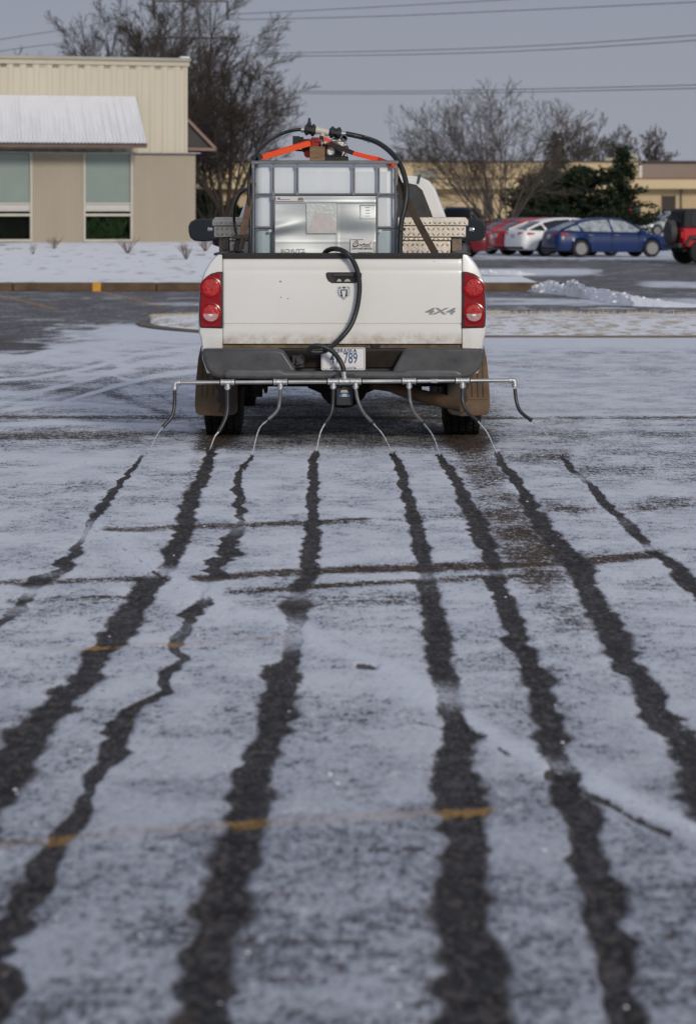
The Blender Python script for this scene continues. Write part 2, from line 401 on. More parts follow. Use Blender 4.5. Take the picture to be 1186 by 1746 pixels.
    belt = np.maximum(sstep(573, 579, py) * (1 - sstep(587, 604, py)) * sstep(780, 840, px), sstep(550, 557, py + (sml - .5) * 6) * (1 - sstep(572, 600, py + (med - .5) * 24)) * sstep(110, 230, px) * (1 - sstep(380, 450, px)))
    belt = np.maximum(belt, .8 * np.exp(-((py - 708) / 2.0) ** 2) * (1 - under)); belt = np.maximum(belt, .9 * np.exp(-((py - 464) / 6.0) ** 4) * sstep(700, 760, px) * (1 - sstep(960, 1050, px)))
    ridge = .75 * np.exp(-((py - 785 - .03 * (px - 100)) / 9) ** 2) * (1 - sstep(180, 260, px)) + .6 * np.exp(-((py - 820 + .02 * px) / 7) ** 2) * (1 - sstep(190, 260, px))
    cov -= (1 - sstep(270, 340, px)) * sstep(600, 625, py) * (1 - sstep(745, 775, py)) * (.06 + .22 * med)
    for pts, th in (([(-40, 652), (60, 646), (150, 630), (235, 606), (336, 592)], 3), ([(-40, 676), (70, 668), (160, 646), (245, 620), (336, 610)], 3.5), ([(20, 700), (100, 690), (190, 662), (260, 644), (336, 634)], 3.5), ([(150, 596), (210, 612), (200, 616)][:2], 4), ([(-40, 690), (60, 688), (150, 690), (250, 700)], 3), ([(90, 616), (160, 608), (205, 622)], 4), ([(120, 640), (190, 640), (225, 652)], 4), ([(-40, 728), (80, 722), (200, 724), (310, 728)], 3), ([(-40, 622), (40, 612), (110, 596), (190, 586)], 4)):
        d, e = line_field(px, py, pts, th * 1.5); ridge = np.maximum(ridge, .95 * e * np.exp(-d ** 2))
    belt = np.maximum(belt, np.clip(ridge * (.75 + .8 * med), 0, 1))
    drift = np.maximum(drift, belt)
    cov = np.maximum(cov, .96 * drift)
    crack = np.zeros_like(px)
    for pts, th, s in CRACK:
        d, e = line_field(px, py, pts, th)
        xs0, xs1 = pts[0][0], pts[-1][0]
        e = sstep(xs0 - 6, xs0, px) * (1 - sstep(xs1, xs1 + 6, px))
        crack = np.maximum(crack, s * e * np.clip(1.6 - d, 0, 1) * (.35 + 1.0 * vnoise(wx * 9, wy * 9, 12)))
    paint = np.zeros_like(px)
    for pts, th in PAINT:
        d, e = line_field(px, py, pts, th)
        paint = np.maximum(paint, e * np.clip(2.0 - d * 1.3, 0, 1))
    cov = np.clip(cov, 0, 1)
    ZZ = ZZ + .010 * drift * (YY < 40) - .006 * wet * (YY < 40) - .012 * crack * (YY < 40)
    nr, nc = XX.shape
    co = np.stack([XX, YY, ZZ], -1).reshape(-1, 3).astype(np.float32)
    i = np.arange(nr * nc).reshape(nr, nc)
    q = np.stack([i[:-1, :-1], i[:-1, 1:], i[1:, 1:], i[1:, :-1]], -1).reshape(-1, 4)
    me = bpy.data.meshes.new('ground')
    me.vertices.add(len(co)); me.vertices.foreach_set('co', co.ravel())
    me.loops.add(q.size); me.loops.foreach_set('vertex_index', q.ravel().astype(np.int32))
    me.polygons.add(len(q)); me.polygons.foreach_set('loop_start', np.arange(0, q.size, 4, dtype=np.int32))
    me.polygons.foreach_set('loop_total', np.full(len(q), 4, np.int32))
    me.update(); me.validate()
    for nm, a in (('snow', cov), ('wet', wet), ('wetness', wst), ('bare', bare), ('paint', paint), ('film_vignette', .78 * sstep(1000, 1560, py) + .12), ('crack', crack), ('drift', drift)):
        at = me.attributes.new(nm, 'FLOAT', 'POINT'); at.data.foreach_set('value', a.ravel().astype(np.float32))
    me.shade_smooth()
    o = bpy.data.objects.new('ground', me); C.objects.link(o); o['kind'] = 'structure'
    # --- material
    m, nt, b = base_mat('snowy_asphalt'); L = nt.links.new
    tc = N(nt, 'ShaderNodeTexCoord'); V = tc.outputs['Object']
    def attr(nm): a = N(nt, 'ShaderNodeAttribute'); a.attribute_name = nm; return a.outputs['Fac']
    def noise(s, det=4.0, ro=.55, st=None):
        src = V
        if st: mm = N(nt, 'ShaderNodeMapping'); mm.inputs['Scale'].default_value = st; L(V, mm.inputs[0]); src = mm.outputs[0]
        x = N(nt, 'ShaderNodeTexNoise', Scale=s, Detail=det, Roughness=ro); L(src, x.inputs[0]); return x.outputs['Fac']
    def M(op, a, bb=None, c=None, clamp=False):
        x = N(nt, 'ShaderNodeMath', operation=op); x.use_clamp = clamp
        for k, vv in enumerate((a, bb, c)):
            if vv is None: continue
            if isinstance(vv, (int, float)): x.inputs[k].default_value = vv
            else: L(vv, x.inputs[k])
        return x.outputs[0]
    def ss(x, a, bb):
        r = N(nt, 'ShaderNodeMapRange', interpolation_type='SMOOTHSTEP'); L(x, r.inputs['Value']); r.inputs['From Min'].default_value = a; r.inputs['From Max'].default_value = bb; return r.outputs[0]
    def mix(f, A, B):
        x = N(nt, 'ShaderNodeMix', data_type='RGBA')
        if isinstance(f, float): x.inputs['Factor'].default_value = f
        else: L(f, x.inputs['Factor'])
        for k, vv in (('A', A), ('B', B)):
            if isinstance(vv, tuple): x.inputs[k].default_value = (*vv, 1)
            else: L(vv, x.inputs[k])
        return x.outputs['Result']
    def nz(x, k): return M('MULTIPLY', M('SUBTRACT', x, .5), k)
    fine = noise(80, 2, .6, (1, .28, 1)); grit = noise(34, 3, .65, (1, .34, 1)); mid = noise(12, 4, .62, (1, .6, 1)); low = noise(2.4, 5, .6, (1, .6, 1)); strk = noise(9, 4, .6, (.25, 2.2, 1)); hair = noise(26, 3, .6, (.14, 1.2, 1))
    # wet mask with blotchy, feathered edges
    wn = M('ADD', nz(mid, .46), M('ADD', nz(grit, .55), nz(fine, .50)))
    wf = M('ADD', attr('wet'), wn)
    wstr = ss(M('ADD', attr('wetness'), M('ADD', nz(grit, .9), nz(fine, .9))), .20, 1.0)
    wet_m = M('MULTIPLY', M('MULTIPLY', ss(wf, .30, .62), ss(attr('wet'), .08, .3)), wstr)
    # snow mask
    patchy = ss(low, .36, .64)                                    # where the film is thin it breaks into specks
    spk = M('ADD', M('ADD', nz(fine, 1.5), nz(grit, 1.6)), M('ADD', nz(mid, 1.2), M('ADD', nz(strk, .75), nz(hair, .45))))
    comb = M('ADD', M('MULTIPLY', spk, M('ADD', .55, M('MULTIPLY', M('SUBTRACT', 1.0, patchy), .70))), nz(low, .70))
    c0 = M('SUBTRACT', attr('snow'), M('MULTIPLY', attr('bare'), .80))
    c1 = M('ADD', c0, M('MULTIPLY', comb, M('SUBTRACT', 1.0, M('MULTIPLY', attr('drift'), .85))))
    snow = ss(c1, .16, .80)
    slush = M('MULTIPLY', ss(M('ADD', nz(fine, 1.3), nz(grit, 1.0)), .20, .6), M('SUBTRACT', .34, M('MULTIPLY', attr('film_vignette'), .27)))         # specks left inside a trail, fewer where the foreground is darkened
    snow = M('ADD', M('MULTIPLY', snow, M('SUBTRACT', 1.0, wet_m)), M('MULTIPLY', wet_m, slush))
    snow = M('MULTIPLY', snow, M('SUBTRACT', 1.0, ss(M('ADD', attr('crack'), M('ADD', nz(grit, 1.3), nz(mid, 1.3))), .38, .62)), None, True)
    # asphalt
    stone = N(nt, 'ShaderNodeTexVoronoi', Scale=70.0); L(V, stone.inputs['Vector'])
    sc3 = N(nt, 'ShaderNodeSeparateColor'); L(stone.outputs['Color'], sc3.inputs[0])
    pick = ss(sc3.outputs[0], .55, .95)
    dry = mix(pick, (.062, .057, .058), (.165, .145, .13))
    dry = mix(ss(noise(1.1, 5, .6), .35, .7), dry, mix(sc3.outputs[1], (.080, .075, .077), (.135, .126, .124)))
    wetc = mix(ss(M('ADD', grit, nz(fine, .8)), .44, .66), (.007, .006, .006), (.085, .068, .060))
    wetc = mix(M('MULTIPLY', ss(noise(4, 4, .6), .42, .7), .8), wetc, mix(ss(M('ADD', grit, nz(mid, .6)), .4, .65), (.013, .011, .012), (.085, .075, .072)))
    far_dry = mix(ss(attr('bare'), .1, .6), dry, mix(ss(sc3.outputs[2], .4, .95), (.030, .022, .018), (.17, .115, .075)))
    asp = mix(wet_m, far_dry, wetc)
    # worn yellow paint, mostly under snow
    pm_ = M('MULTIPLY', ss(M('ADD', attr('paint'), M('ADD', nz(mid, 1.6), nz(grit, 2.0))), .45, 1.0), .80)
    asp = mix(pm_, asp, mix(grit, (.24, .12, .025), (.46, .26, .075)))
    # yellow still shows through thin snow as a stain
    film_vignette = attr('film_vignette')  # vignette darkening painted into the near snow, along with a thinner ice film
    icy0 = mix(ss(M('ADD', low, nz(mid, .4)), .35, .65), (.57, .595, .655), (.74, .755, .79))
    icy = mix(film_vignette, icy0, mix(ss(M('ADD', low, nz(grit, .8)), .36, .66), (.22, .235, .28), (.44, .46, .51)))
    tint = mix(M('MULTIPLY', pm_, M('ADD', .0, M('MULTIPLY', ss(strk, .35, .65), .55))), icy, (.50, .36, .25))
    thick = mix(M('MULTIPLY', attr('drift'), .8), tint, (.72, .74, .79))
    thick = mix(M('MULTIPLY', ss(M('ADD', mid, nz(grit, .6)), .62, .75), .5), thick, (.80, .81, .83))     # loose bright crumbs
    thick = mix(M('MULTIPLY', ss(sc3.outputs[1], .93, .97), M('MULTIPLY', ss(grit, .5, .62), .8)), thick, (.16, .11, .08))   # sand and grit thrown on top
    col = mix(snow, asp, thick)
    L(col, b.inputs['Base Color'])
    b.inputs['Roughness'].default_value = .75
    rg = M('ADD', .82, M('MULTIPLY', wet_m, -.10)); L(rg, b.inputs['Roughness'])
    sp = M('ADD', .12, M('MULTIPLY', M('MULTIPLY', wet_m, ss(mid, .45, .65)), .10)); L(sp, b.inputs['Specular IOR Level'])
    hgt = M('ADD', M('MULTIPLY', snow, .6), M('ADD', M('MULTIPLY', grit, .5), M('ADD', M('MULTIPLY', mid, .7), M('MULTIPLY', low, 1.2))))
    bp = N(nt, 'ShaderNodeBump', Strength=.55, Distance=.02); L(hgt, bp.inputs['Height']); L(bp.outputs[0], b.inputs['Normal'])
    me.materials.append(m)
build_ground()

M_snow = pm('snow', (.86, .865, .88), .85, var=.05, vs=9, spec=.15, bump=.6, bs=22)
M_dirtysnow = None
def snow_mat(name, ground, amount, vs=3.0, stretch=(1, .6, 1)):
    m, nt, b = base_mat(name); L = nt.links.new
    tc = N(nt, 'ShaderNodeTexCoord'); mm = N(nt, 'ShaderNodeMapping'); mm.inputs['Scale'].default_value = stretch; L(tc.outputs['Object'], mm.inputs[0])
    a = N(nt, 'ShaderNodeTexNoise', Scale=vs, Detail=9.0, Roughness=.68); L(mm.outputs[0], a.inputs[0])
    r = N(nt, 'ShaderNodeMapRange'); r.inputs['From Min'].default_value = amount - .07; r.inputs['From Max'].default_value = amount + .07; L(a.outputs['Fac'], r.inputs['Value'])
    x = N(nt, 'ShaderNodeMix', data_type='RGBA'); x.inputs['A'].default_value = (.85, .86, .88, 1); x.inputs['B'].default_value = (*ground, 1); L(r.outputs[0], x.inputs['Factor'])
    L(x.outputs['Result'], b.inputs['Base Color']); b.inputs['Roughness'].default_value = .85; b.inputs['Specular IOR Level'].default_value = .15
    bp = N(nt, 'ShaderNodeBump', Strength=.7, Distance=.05); L(a.outputs['Fac'], bp.inputs['Height']); L(bp.outputs[0], b.inputs['Normal'])
    return m

# --- lawn in front of the left building, its kerb, the planting strip
def lawn_z(x, Y):
    k = np.clip((Y - 66.6) / 20.5, 0, 1); k = k * k * (3 - 2 * k) * .55 + k * .45
    right = 1 - np.clip((x + 2.5) / 4.0, 0, 1)
    return .17 + k * .66 * right
mb = MB(); xs = np.linspace(-34, 4.0, 90); ys = np.linspace(66.6, 92, 40); rnd = random.Random(2)
def lawn_end(x): return 92 if x < -1.5 else 73.5
vs = []
for yi, t in enumerate(np.linspace(0, 1, 40)):
    for x in xs:
        Y = 66.6 + t * (lawn_end(x) - 66.6)
        vs.append((x, Y, float(lawn_z(x, Y)) + rnd.uniform(-.012, .012) * (t > 0)))
nx = len(xs)
mb.add(vs, [(j * nx + i, j * nx + i + 1, (j + 1) * nx + i + 1, (j + 1) * nx + i) for j in range(39) for i in range(nx - 1)])
# edges down to the ground
mb.add([(4.0, 66.6, .17), (4.0, 73.5, .17), (4.0, 73.5, -.02), (4.0, 66.6, -.02)], [(0, 1, 2, 3)])
mb.add([(-1.5, 73.5, .17), (4.0, 73.5, .17), (4.0, 73.5, -.02), (-1.5, 73.5, -.02)], [(0, 1, 2, 3)])
tag(mb.build('lawn', snow_mat('lawn_snow', (.26, .21, .17), .63, 2.2, (1, .45, 1)), smooth=60), kind='structure')
M_kerb = pm('muddy_concrete', (.125, .085, .055), .9, var=.5, vs=2.2, spec=.2, bump=.5, bs=12)
M_kerbtop = pm('damp_concrete', (.17, .14, .115), .9, var=.3, vs=3.0, spec=.2)
kb = MB()
x = -34.0
while x < 4.05:
    w = min(3.0, 4.1 - x); kb.box((x + w / 2, 66.45, .085), (w - .012, .30, .19)); x += w
kerb = tag(kb.build('kerb', M_kerb, bevel=.03), kind='structure')
# yellow mark on the kerb
yk = MB(); a = P(165, 488, 66.29); yk.box((a.x, 66.446, .0865), (.17, .305, .195))
tag(yk.build('kerb_marking', pm('yellow_paint', (.62, .30, .03), .7, var=.25, vs=14)), kind='structure')

# planting strip with a rounded end, kerbed, snow over tan grass
front = [(232, 553), (240, 557.5), (262, 561), (290, 564), (338, 568), (500, 573), (830, 575.5), (1010, 576), (1400, 576)]
back = [(1400, 538), (830, 538), (500, 540), (338, 544), (270, 547), (240, 550)]
fr = [G(a, b_) for a, b_ in front]; bk = [G(a, b_) for a, b_ in back]
poly = fr + bk
mb = MB(); n = len(poly)
cen = sum(poly, Vector()) / n
H = .028
ins = []
for i, p in enumerate(poly):
    d = (poly[(i + 1) % n] - poly[i - 1]); d.normalize(); nrm = Vector((-d.y, d.x, 0))
    wk = .20 if p.x < -1.5 else .02
    ins.append(p + nrm * wk)
kb = MB()
kb.loft([[(p.x, p.y, -.02) for p in poly], [(p.x, p.y, H) for p in poly], [(p.x, p.y, H + .002) for p in ins], [(p.x, p.y, H - .05) for p in ins]], True, False)
tag(kb.build('kerb_strip', M_kerbtop), kind='structure')
mb = MB(); A = [(p.x, p.y, H - .004) for p in ins]
# strip surface as a ladder between the front and back edges, slightly mounded
nn = 60; rows_ = []
def along(pl, t):
    L_ = [0];
    for i in range(1, len(pl)): L_.append(L_[-1] + (pl[i] - pl[i - 1]).length)
    s = t * L_[-1]
    for i in range(1, len(pl)):
        if s <= L_[i] + 1e-9: return pl[i - 1].lerp(pl[i], (s - L_[i - 1]) / max(1e-9, L_[i] - L_[i - 1]))
    return pl[-1]
insf = ins[:len(fr)]; insb = ins[len(fr):][::-1]
for i in range(nn + 1):
    t = (i / nn) ** 1.6
    a = along(insf, t); b_ = along(insb, t)
    rows_.append([(a.lerp(b_, k / 8).x, a.lerp(b_, k / 8).y, H - .006 + .09 * math.sin(PI * k / 8) + rnd.uniform(0, .01)) for k in range(9)])
mb.loft(rows_, False, False)
strip_surface = mb.build('planting_strip', snow_mat('strip_snow', (.50, .42, .32), .53, 5.0, (1, .35, 1)), smooth=60); tag(strip_surface, kind='structure')
# tan dead grass poking through on the strip
mb = MB(); rnd = random.Random(4)
for k in range(6500):
    t = rnd.random() ** 1.3; a = along(insf, t); b_ = along(insb, t); q = a.lerp(b_, .30 + .68 * rnd.random())
    if vnoise(np.array([q.x * .6]), np.array([q.y * .9]), 21)[0] < .30: continue
    h = rnd.uniform(.02, .065); dx, dy = rnd.uniform(-.06, .06), rnd.uniform(-.05, .05)
    z = H + .05; w = .006
    mb.add([(q.x - w, q.y, z - .03), (q.x + w, q.y, z - .03), (q.x + dx, q.y + dy, z + h)], [(0, 1, 2)])
tag(mb.build('dead_grass', pm('straw', (.50, .42, .31), .9, var=.3, vs=3), fix=False, smooth=0), 'tan dead grass poking through snow on the planting strip', kind='stuff')

# ploughed snow heap on the right, built of lumps over a ridge
def snow_heap(name, label, pts, seed, group=None):
    """pts: (px, base row, top row, depth half-width m)"""
    rnd = random.Random(seed); mb = MB(); rings = []
    path = []
    for i in range(len(pts) - 1):
        for k in range(10):
            t = k / 10; path.append([pts[i][j] * (1 - t) + pts[i + 1][j] * t for j in range(4)])
    path.append(list(pts[-1]))
    for (a, b_, top, hw) in path:
        g = G(a, b_ - 3); h = max(.004, (b_ - 3 - top) * g.y / F)
        rg = []
        for k in range(13):
            t = k / 12; yy = g.y + (t * 2 - 1) * hw
            zz = h * max(0, math.sin(PI * t)) ** .8 * rnd.uniform(.84, 1.14) if 0 < k < 12 else -.01
            rg.append((g.x + rnd.uniform(-.03, .03), yy + rnd.uniform(-.05, .05), zz))
        rings.append(rg)
    mb.loft(rings, False, False)
    for k in range(260):
        a, b_, top, hw = rnd.choice(path); g = G(a, b_ - 3); h = (b_ - 3 - top) * g.y / F
        if h < .08: continue
        t = rnd.random(); r = rnd.uniform(.008, .05) * rnd.random() ** .6
        mb.ico((g.x + rnd.uniform(-.1, .1), g.y + (t * 2 - 1) * hw, h * max(0, math.sin(PI * t)) ** .8 * .93), r, .45, rnd, 1, 0, (1.2, 1, .8))
    o = mb.build(name, M_snow, smooth=75)
    return tag(o, label, 'snow heap', group)
snow_heap('snow_heap', 'big lumpy ridge of ploughed white snow lying on the drive right of truck',
          [(898, 500, 497, .3), (915, 502, 486, .7), (938, 503, 478, 1.0), (960, 506, 488, .9), (978, 508, 477, 1.1), (1000, 512, 490, 1.2), (1040, 518, 496, 1.3), (1070, 522, 503, 1.2), (1120, 524, 512, 1.1), (1180, 525, 518, .9), (1290, 526, 522, .5)], 8)
snow_heap('snow_heap', 'low flat bank of snow behind the kerb end, nearest the right tail light',
          [(800, 470, 465, .5), (840, 471, 460, .9), (880, 472, 462, .9), (905, 471, 466, .6), (925, 470, 468, .3)], 9)

# scattered crumbs of snow and salt over the lot
mb = MB(); rnd = random.Random(11)
for k in range(150):
    py_ = 600 + 1130 * rnd.random() ** 1.5; px_ = rnd.uniform(-30, 1216); g = G(px_, py_)
    r = rnd.uniform(.002, .0065) * (1 + .5 * (rnd.random() < .05))
    if rnd.random() < .35:
        px_ = rnd.gauss(640, 120) if rnd.random() < .4 else rnd.gauss(1000, 110); py_ = rnd.uniform(730, 1000); g = G(px_, py_)
    mb.ico((g.x, g.y, r * .3), r, .35, rnd, 1, 0, (1.2, 1.0, .6))
tag(mb.build('snow_crumbs', pm('crumb_snow', (.70, .70, .70), .9, var=.15, vs=30, spec=.1), smooth=70), 'small crumbs of snow scattered over the lot', kind='stuff')
# ================================================================== THE TRUCK
TY = 22.0; TX = (583.5 - CX) * TY / F
def T(px, py, dy=0.0):                          # photo pixel -> truck coordinates on the plane dy behind the tailgate
    p = P(px, py, TY + dy); return Vector((p.x - TX, dy, p.z))
M_white = pm('white_paint', (.74, .735, .70), .32, var=.03, vs=3, coat=.5, dirt=((.30, .20, .11), .735, .80, .9))
M_white_body = pm('white_body_paint', (.74, .735, .71), .3, var=.03, vs=3, coat=.5, dirt=((.26, .20, .14), .5, .85, .7))
M_black = pm('black_plastic', (.018, .018, .019), .45, var=.3, vs=20)
M_gap = pm('shut_line', (.02, .017, .014), .8)
M_char = pm('charcoal_plastic', (.060, .061, .066), .33, var=.35, vs=9, bump=.15, bs=240, dirt=((.10, .085, .07), .45, .66, .4), rv=.12)
M_chardk = pm('black_bumper_steel', (.016, .015, .015), .5, var=.5, vs=14, dirt=((.13, .10, .07), .48, .70, .35))
M_mud = pm('muddy_rubber', (.150, .105, .070), .85, var=.45, vs=5, spec=.2, bump=.4, bs=30)
M_mudwet = pm('wet_rubber', (.035, .025, .018), .45, var=.5, vs=9, spec=.4)
M_under = pm('dirty_chassis', (.022, .017, .013), .85, var=.6, vs=8, spec=.2)
M_rust = pm('rusty_steel', (.10, .055, .028), .85, var=.5, vs=9, spec=.2)
M_tyre = pm('tyre_rubber', (.016, .015, .015), .8, var=.4, vs=30, spec=.3)
M_rim = pm('steel_rim', (.35, .35, .36), .4, 1.0, var=.2)
M_chrome = pm('chrome', (.78, .78, .80), .14, 1.0, var=.05)
M_glassdk = pm('dark_glass', (.030, .031, .032), .10, var=.2, spec=.6)
M_redlens = pm('red_lens', (.26, .004, .008), .22, var=.2, vs=30, spec=.4, coat=.15)
M_redbright = pm('bright_red_lens', (.42, .008, .010), .20, var=.65, vs=60, spec=.4, coat=.2, bump=.5, bs=160)
M_clearlens = pm('clear_lens', (.46, .27, .27), .15, var=.35, vs=60, spec=.6, coat=.6)
M_mirror = pm('mirror_glass', (.055, .065, .07), .05, 1.0, var=.02)

truck = thing('pickup_truck', 'white pickup truck with its tailgate to the camera, carrying a caged tank', 'truck', (TX, TY, 0))
B = lambda mb, name, mats, par=truck, **k: mb.build(name, mats, par, **k)

WY, WR, WZ = 1.17, .385, .385                   # rear axle
WF = 4.70
PROF = [(.832, 1.318), (.866, 1.322), (.888, 1.306), (.921, 1.264), (.957, 1.205), (.982, 1.128), (.994, 1.00), (.999, .86), (.996, .78), (.984, .742), (.978, .70), (.972, .60), (.94, .50)]
def arch_z(y, yc, r=.47, zc=.40):
    d = abs(y - yc); return zc + math.sqrt(max(0, r * r - d * d)) if d < r else -1
def side_rings(y0, y1, prof, sgn, axle=None, flare=.022, ends=True):
    yl = sorted(set([y0, y0 + .006, y0 + .02, y0 + .05] + list(np.linspace(y0 + .08, y1, max(4, int((y1 - y0) / .05))))))
    rings = []
    for y in yl:
        inset = {0: .030, 1: .012, 2: .004}.get(yl.index(y), 0) if ends else 0
        az = arch_z(y, axle) if axle else -1
        fl = flare * math.exp(-((y - axle) / .62) ** 4) if axle else 0
        rg = []
        for x, z in prof:
            xx = x - inset * (x > .86)
            if x > .95: xx += fl * max(0, min(1, (1.05 - z) / .3))
            rg.append((sgn * xx, y, max(z, az)))
        rg.append((sgn * .83, y, max(prof[-1][1], az))); rings.append(rg)
    return rings
for sg in (-1, 1):
    mb = MB(); mb.loft(side_rings(0.0, 1.985, PROF, sg, WY), True, True)
    o = B(mb, 'bed_side', M_white_body, smooth=32)
    c = MB(); c.box((sg * .850, 1.0, 1.325), (.085, 1.92, .018)); c.build('rail_cap', M_black, o, bevel=.006)
    # tail light
    s = lambda x: 583.5 + sg * (583.5 - x)     # mirror a left-hand pixel
    pts = [(380, 463), (371, 463.5), (360, 466.5), (351, 472.5), (345, 481), (341.5, 494), (340, 515), (339.5, 540), (340.5, 556), (343, 559), (380, 560)]
    poly = [(T(s(a), b, 0).x, T(s(a), b, 0).z) for a, b in pts]
    tl = MB(); tl.prism(poly, -.010, .06); tl = B(tl, 'tail_light', M_black, bevel=.006)
    inner = [(377, 465), (371, 465.5), (361, 468.5), (353, 474), (347, 482), (343.5, 495), (342, 515), (341.5, 540), (342.5, 555), (345, 557), (377, 557.5)]
    q = MB(); q.prism([(T(s(a), b, 0).x, T(s(a), b, 0).z) for a, b in inner], -.017, .0); q.build('lens', M_redlens, tl, bevel=.005)
    for (cy, rr, lower) in ((490.5, 17.0, False), (534, 16.5, True)):
        p = T(s(359.5), cy, -.016)
        g = MB(); ring = []
        r0 = rr / 246
        for (ro, yy) in ((r0 * 1.12, -.015), (r0 * 1.10, -.024), (r0 * .98, -.026), (r0 * .96, -.018)):
            ring.append([(p.x + ro * math.cos(2 * PI * k / 32), yy, p.z + ro * math.sin(2 * PI * k / 32)) for k in range(32)])
        g.loft(ring, True, False); g.build('lens_ring', M_redlens, tl)
        d = MB()
        d.dome((p.x, -.016, p.z), r0 * .96, .011, 28, 7)
        d.build('lamp_lens', M_redbright, tl)
        if lower:
            h = MB(); rl = r0 * .80
            hp = [(p.x + rl * math.cos(PI + PI * k / 20), p.z - .004 + rl * math.sin(PI + PI * k / 20)) for k in range(21)]
            h.prism(hp, -.0285, -.02); h.build('reversing_lens', M_clearlens, tl, bevel=.003)
            h = MB(); h.prism([(p.x + rl * .28 * math.cos(PI + PI * k / 12), p.z - .006 + rl * .28 * math.sin(PI + PI * k / 12)) for k in range(13)], -.031, -.025)
            h.build('bulb', pm('bulb_glass', (.8, .75, .72), .2), tl)
# bed box
mb = MB()
mb.box((0, 1.0, .83), (1.62, 1.94, .04)); mb.box((0, 1.955, 1.08), (1.62, .05, .46)); B(mb, 'bed_floor', pm('bed_liner', (.03, .03, .03), .8, var=.3))

# tailgate: crowned panel, crease and lower strip
def tg_y(z):
    y = 0.0
    if z > 1.27: y += (z - 1.27) * .25
    y -= .006 * math.sin(PI * max(0, min(1, (z - .84) / .46)))
    if abs(z - 1.215) < .02: y += .003 * (1 - abs(z - 1.215) / .02)
    if abs(z - .842) < .006: y += .009
    if z < .842: y += .002
    return y
zt, zb_ = T(0, 441).z, T(0, 586).z
zs = sorted(set(list(np.linspace(zb_, zt, 34)) + [.834, .838, .842, .846, .850, 1.2, 1.215, 1.23]))
mb = MB(); xw = .829
rings = [[(x, tg_y(z) + (.012 if abs(x) > xw - .001 else .003 if abs(x) > xw - .012 else 0), z) for x in (-xw, -xw + .01, -xw + .03, -.4, 0, .4, xw - .03, xw - .01, xw)] + [(xw, .06, z), (-xw, .06, z)] for z in zs]
mb.loft(rings, True, True); tg = B(mb, 'tailgate', M_white, smooth=25)
g = MB()
g.box((0, .05, 1.0), (1.70, .03, .62)); B(g, 'shut_gap', M_gap)
# tread plate cap on the tailgate
M_captread = pm('black_tread_plate', (.012, .012, .014), .38, var=.4, vs=20, dirt=None)
cp = MB(); zc0, zc1 = T(0, 441).z, T(0, 432).z
cp.box((0, .028, (zc0 + zc1) / 2 + .003), (1.645, .085, zc1 - zc0))
k = 0; rnd = random.Random(3)
x = -.81
while x < .81:
    a = R(35 if k % 2 else -35); z0 = (zc0 + zc1) / 2 + rnd.uniform(-.003, .003)
    cp.box((x, -.0145, z0), (.020, .004, .006), 0, Matrix.Rotation(a, 3, 'Y')); x += .0165; k += 1
cp.build('protective_cap', M_captread, tg, bevel=.004)
# handle
hp = [(555.5, 466), (558, 464.2), (613, 464), (616.5, 466), (616, 474), (612, 480.5), (604, 482.6), (566, 482.6), (559.5, 479), (556, 472)]
h = MB(); h.prism([(T(a, b).x, T(a, b).z) for a, b in hp], -.013, .01); hd = h.build('handle', M_black, tg, bevel=.004)
h = MB(); a, b = T(567, 465.5), T(604, 471.5); h.box(((a.x + b.x) / 2, -.019, (a.z + b.z) / 2), (b.x - a.x, .016, a.z - b.z)); h.build('grip', pm('grip_plastic', (.035, .035, .037), .4), hd, bevel=.004)
h = MB(); a, b = T(570, 472), T(602, 481.5); h.box(((a.x + b.x) / 2, -.0125, (a.z + b.z) / 2), (b.x - a.x, .004, a.z - b.z)); h.build('recess', M_gap, hd)
h = MB()
for cx_, w in ((578, 4.5), (592, 6)):
    c_ = T(cx_, 478.5); q_ = w / 246
    h.prism([(c_.x - q_, c_.z - .006), (c_.x + q_, c_.z - .006), (c_.x + q_ * .5, c_.z + .010), (c_.x - q_ * .3, c_.z + .012)], -.0165, -.010)
h.build('latch_finger', pm('dull_metal', (.40, .39, .38), .45, 1.0, var=.2), hd)
# shield with a horned head
sp_ = [(575.5, 488.2), (586, 487), (596.5, 488.2), (596.8, 497), (595.5, 503.5), (586, 511.3), (576.5, 503.5), (575.2, 497)]
T2 = lambda a, b: (T(a, b).x, T(a, b).z)
h = MB(); h.prism([T2(a, b) for a, b in sp_], -.013, .0); em = h.build('emblem', pm('badge_silver', (.66, .66, .67), .3, .35), tg, bevel=.002)
cxm, czm = 586, 498.5
h = MB(); h.prism([T2(cxm + (a - cxm) * .82, czm + (b - czm) * .82) for a, b in sp_], -.0145, -.012); h.build('field', pm('emblem_black', (.02, .025, .028), .3), em)
h = MB()
for q in (-1, 1):                               # curling horns, brow to tip
    h.tube([(T(cxm + q * 1.0, 493.5).x, -.017, T(0, 493.5).z), (T(cxm + q * 4.2, 491.2).x, -.020, T(0, 491.2).z), (T(cxm + q * 7.0, 493.5).x, -.019, T(0, 493.5).z), (T(cxm + q * 7.6, 498.5).x, -.018, T(0, 498.5).z), (T(cxm + q * 6.0, 502.8).x, -.017, T(0, 502.8).z), (T(cxm + q * 4.9, 500.8).x, -.017, T(0, 500.8).z)], [.007, .0105, .0085, .007, .005, .003], 8)
h.prism([T2(cxm - 4.0, 495.5), T2(cxm + 4.0, 495.5), T2(cxm + 2.6, 502), T2(cxm + 1.7, 507.2), T2(cxm - 1.7, 507.2), T2(cxm - 2.6, 502)], -.020, -.012)
h.build('horned_head', pm('badge_bright', (.80, .80, .81), .25, .3), em, bevel=.002)
h = MB(); c_ = T(748.5, 530.8); text_into(h, '4X4', .060, (c_.x, -.004, c_.z), .010, 0, 2.0, .22, 0, .0018); h.build('lettering', pm('badge_chrome', (.50, .50, .51), .25, 1.0), tg)
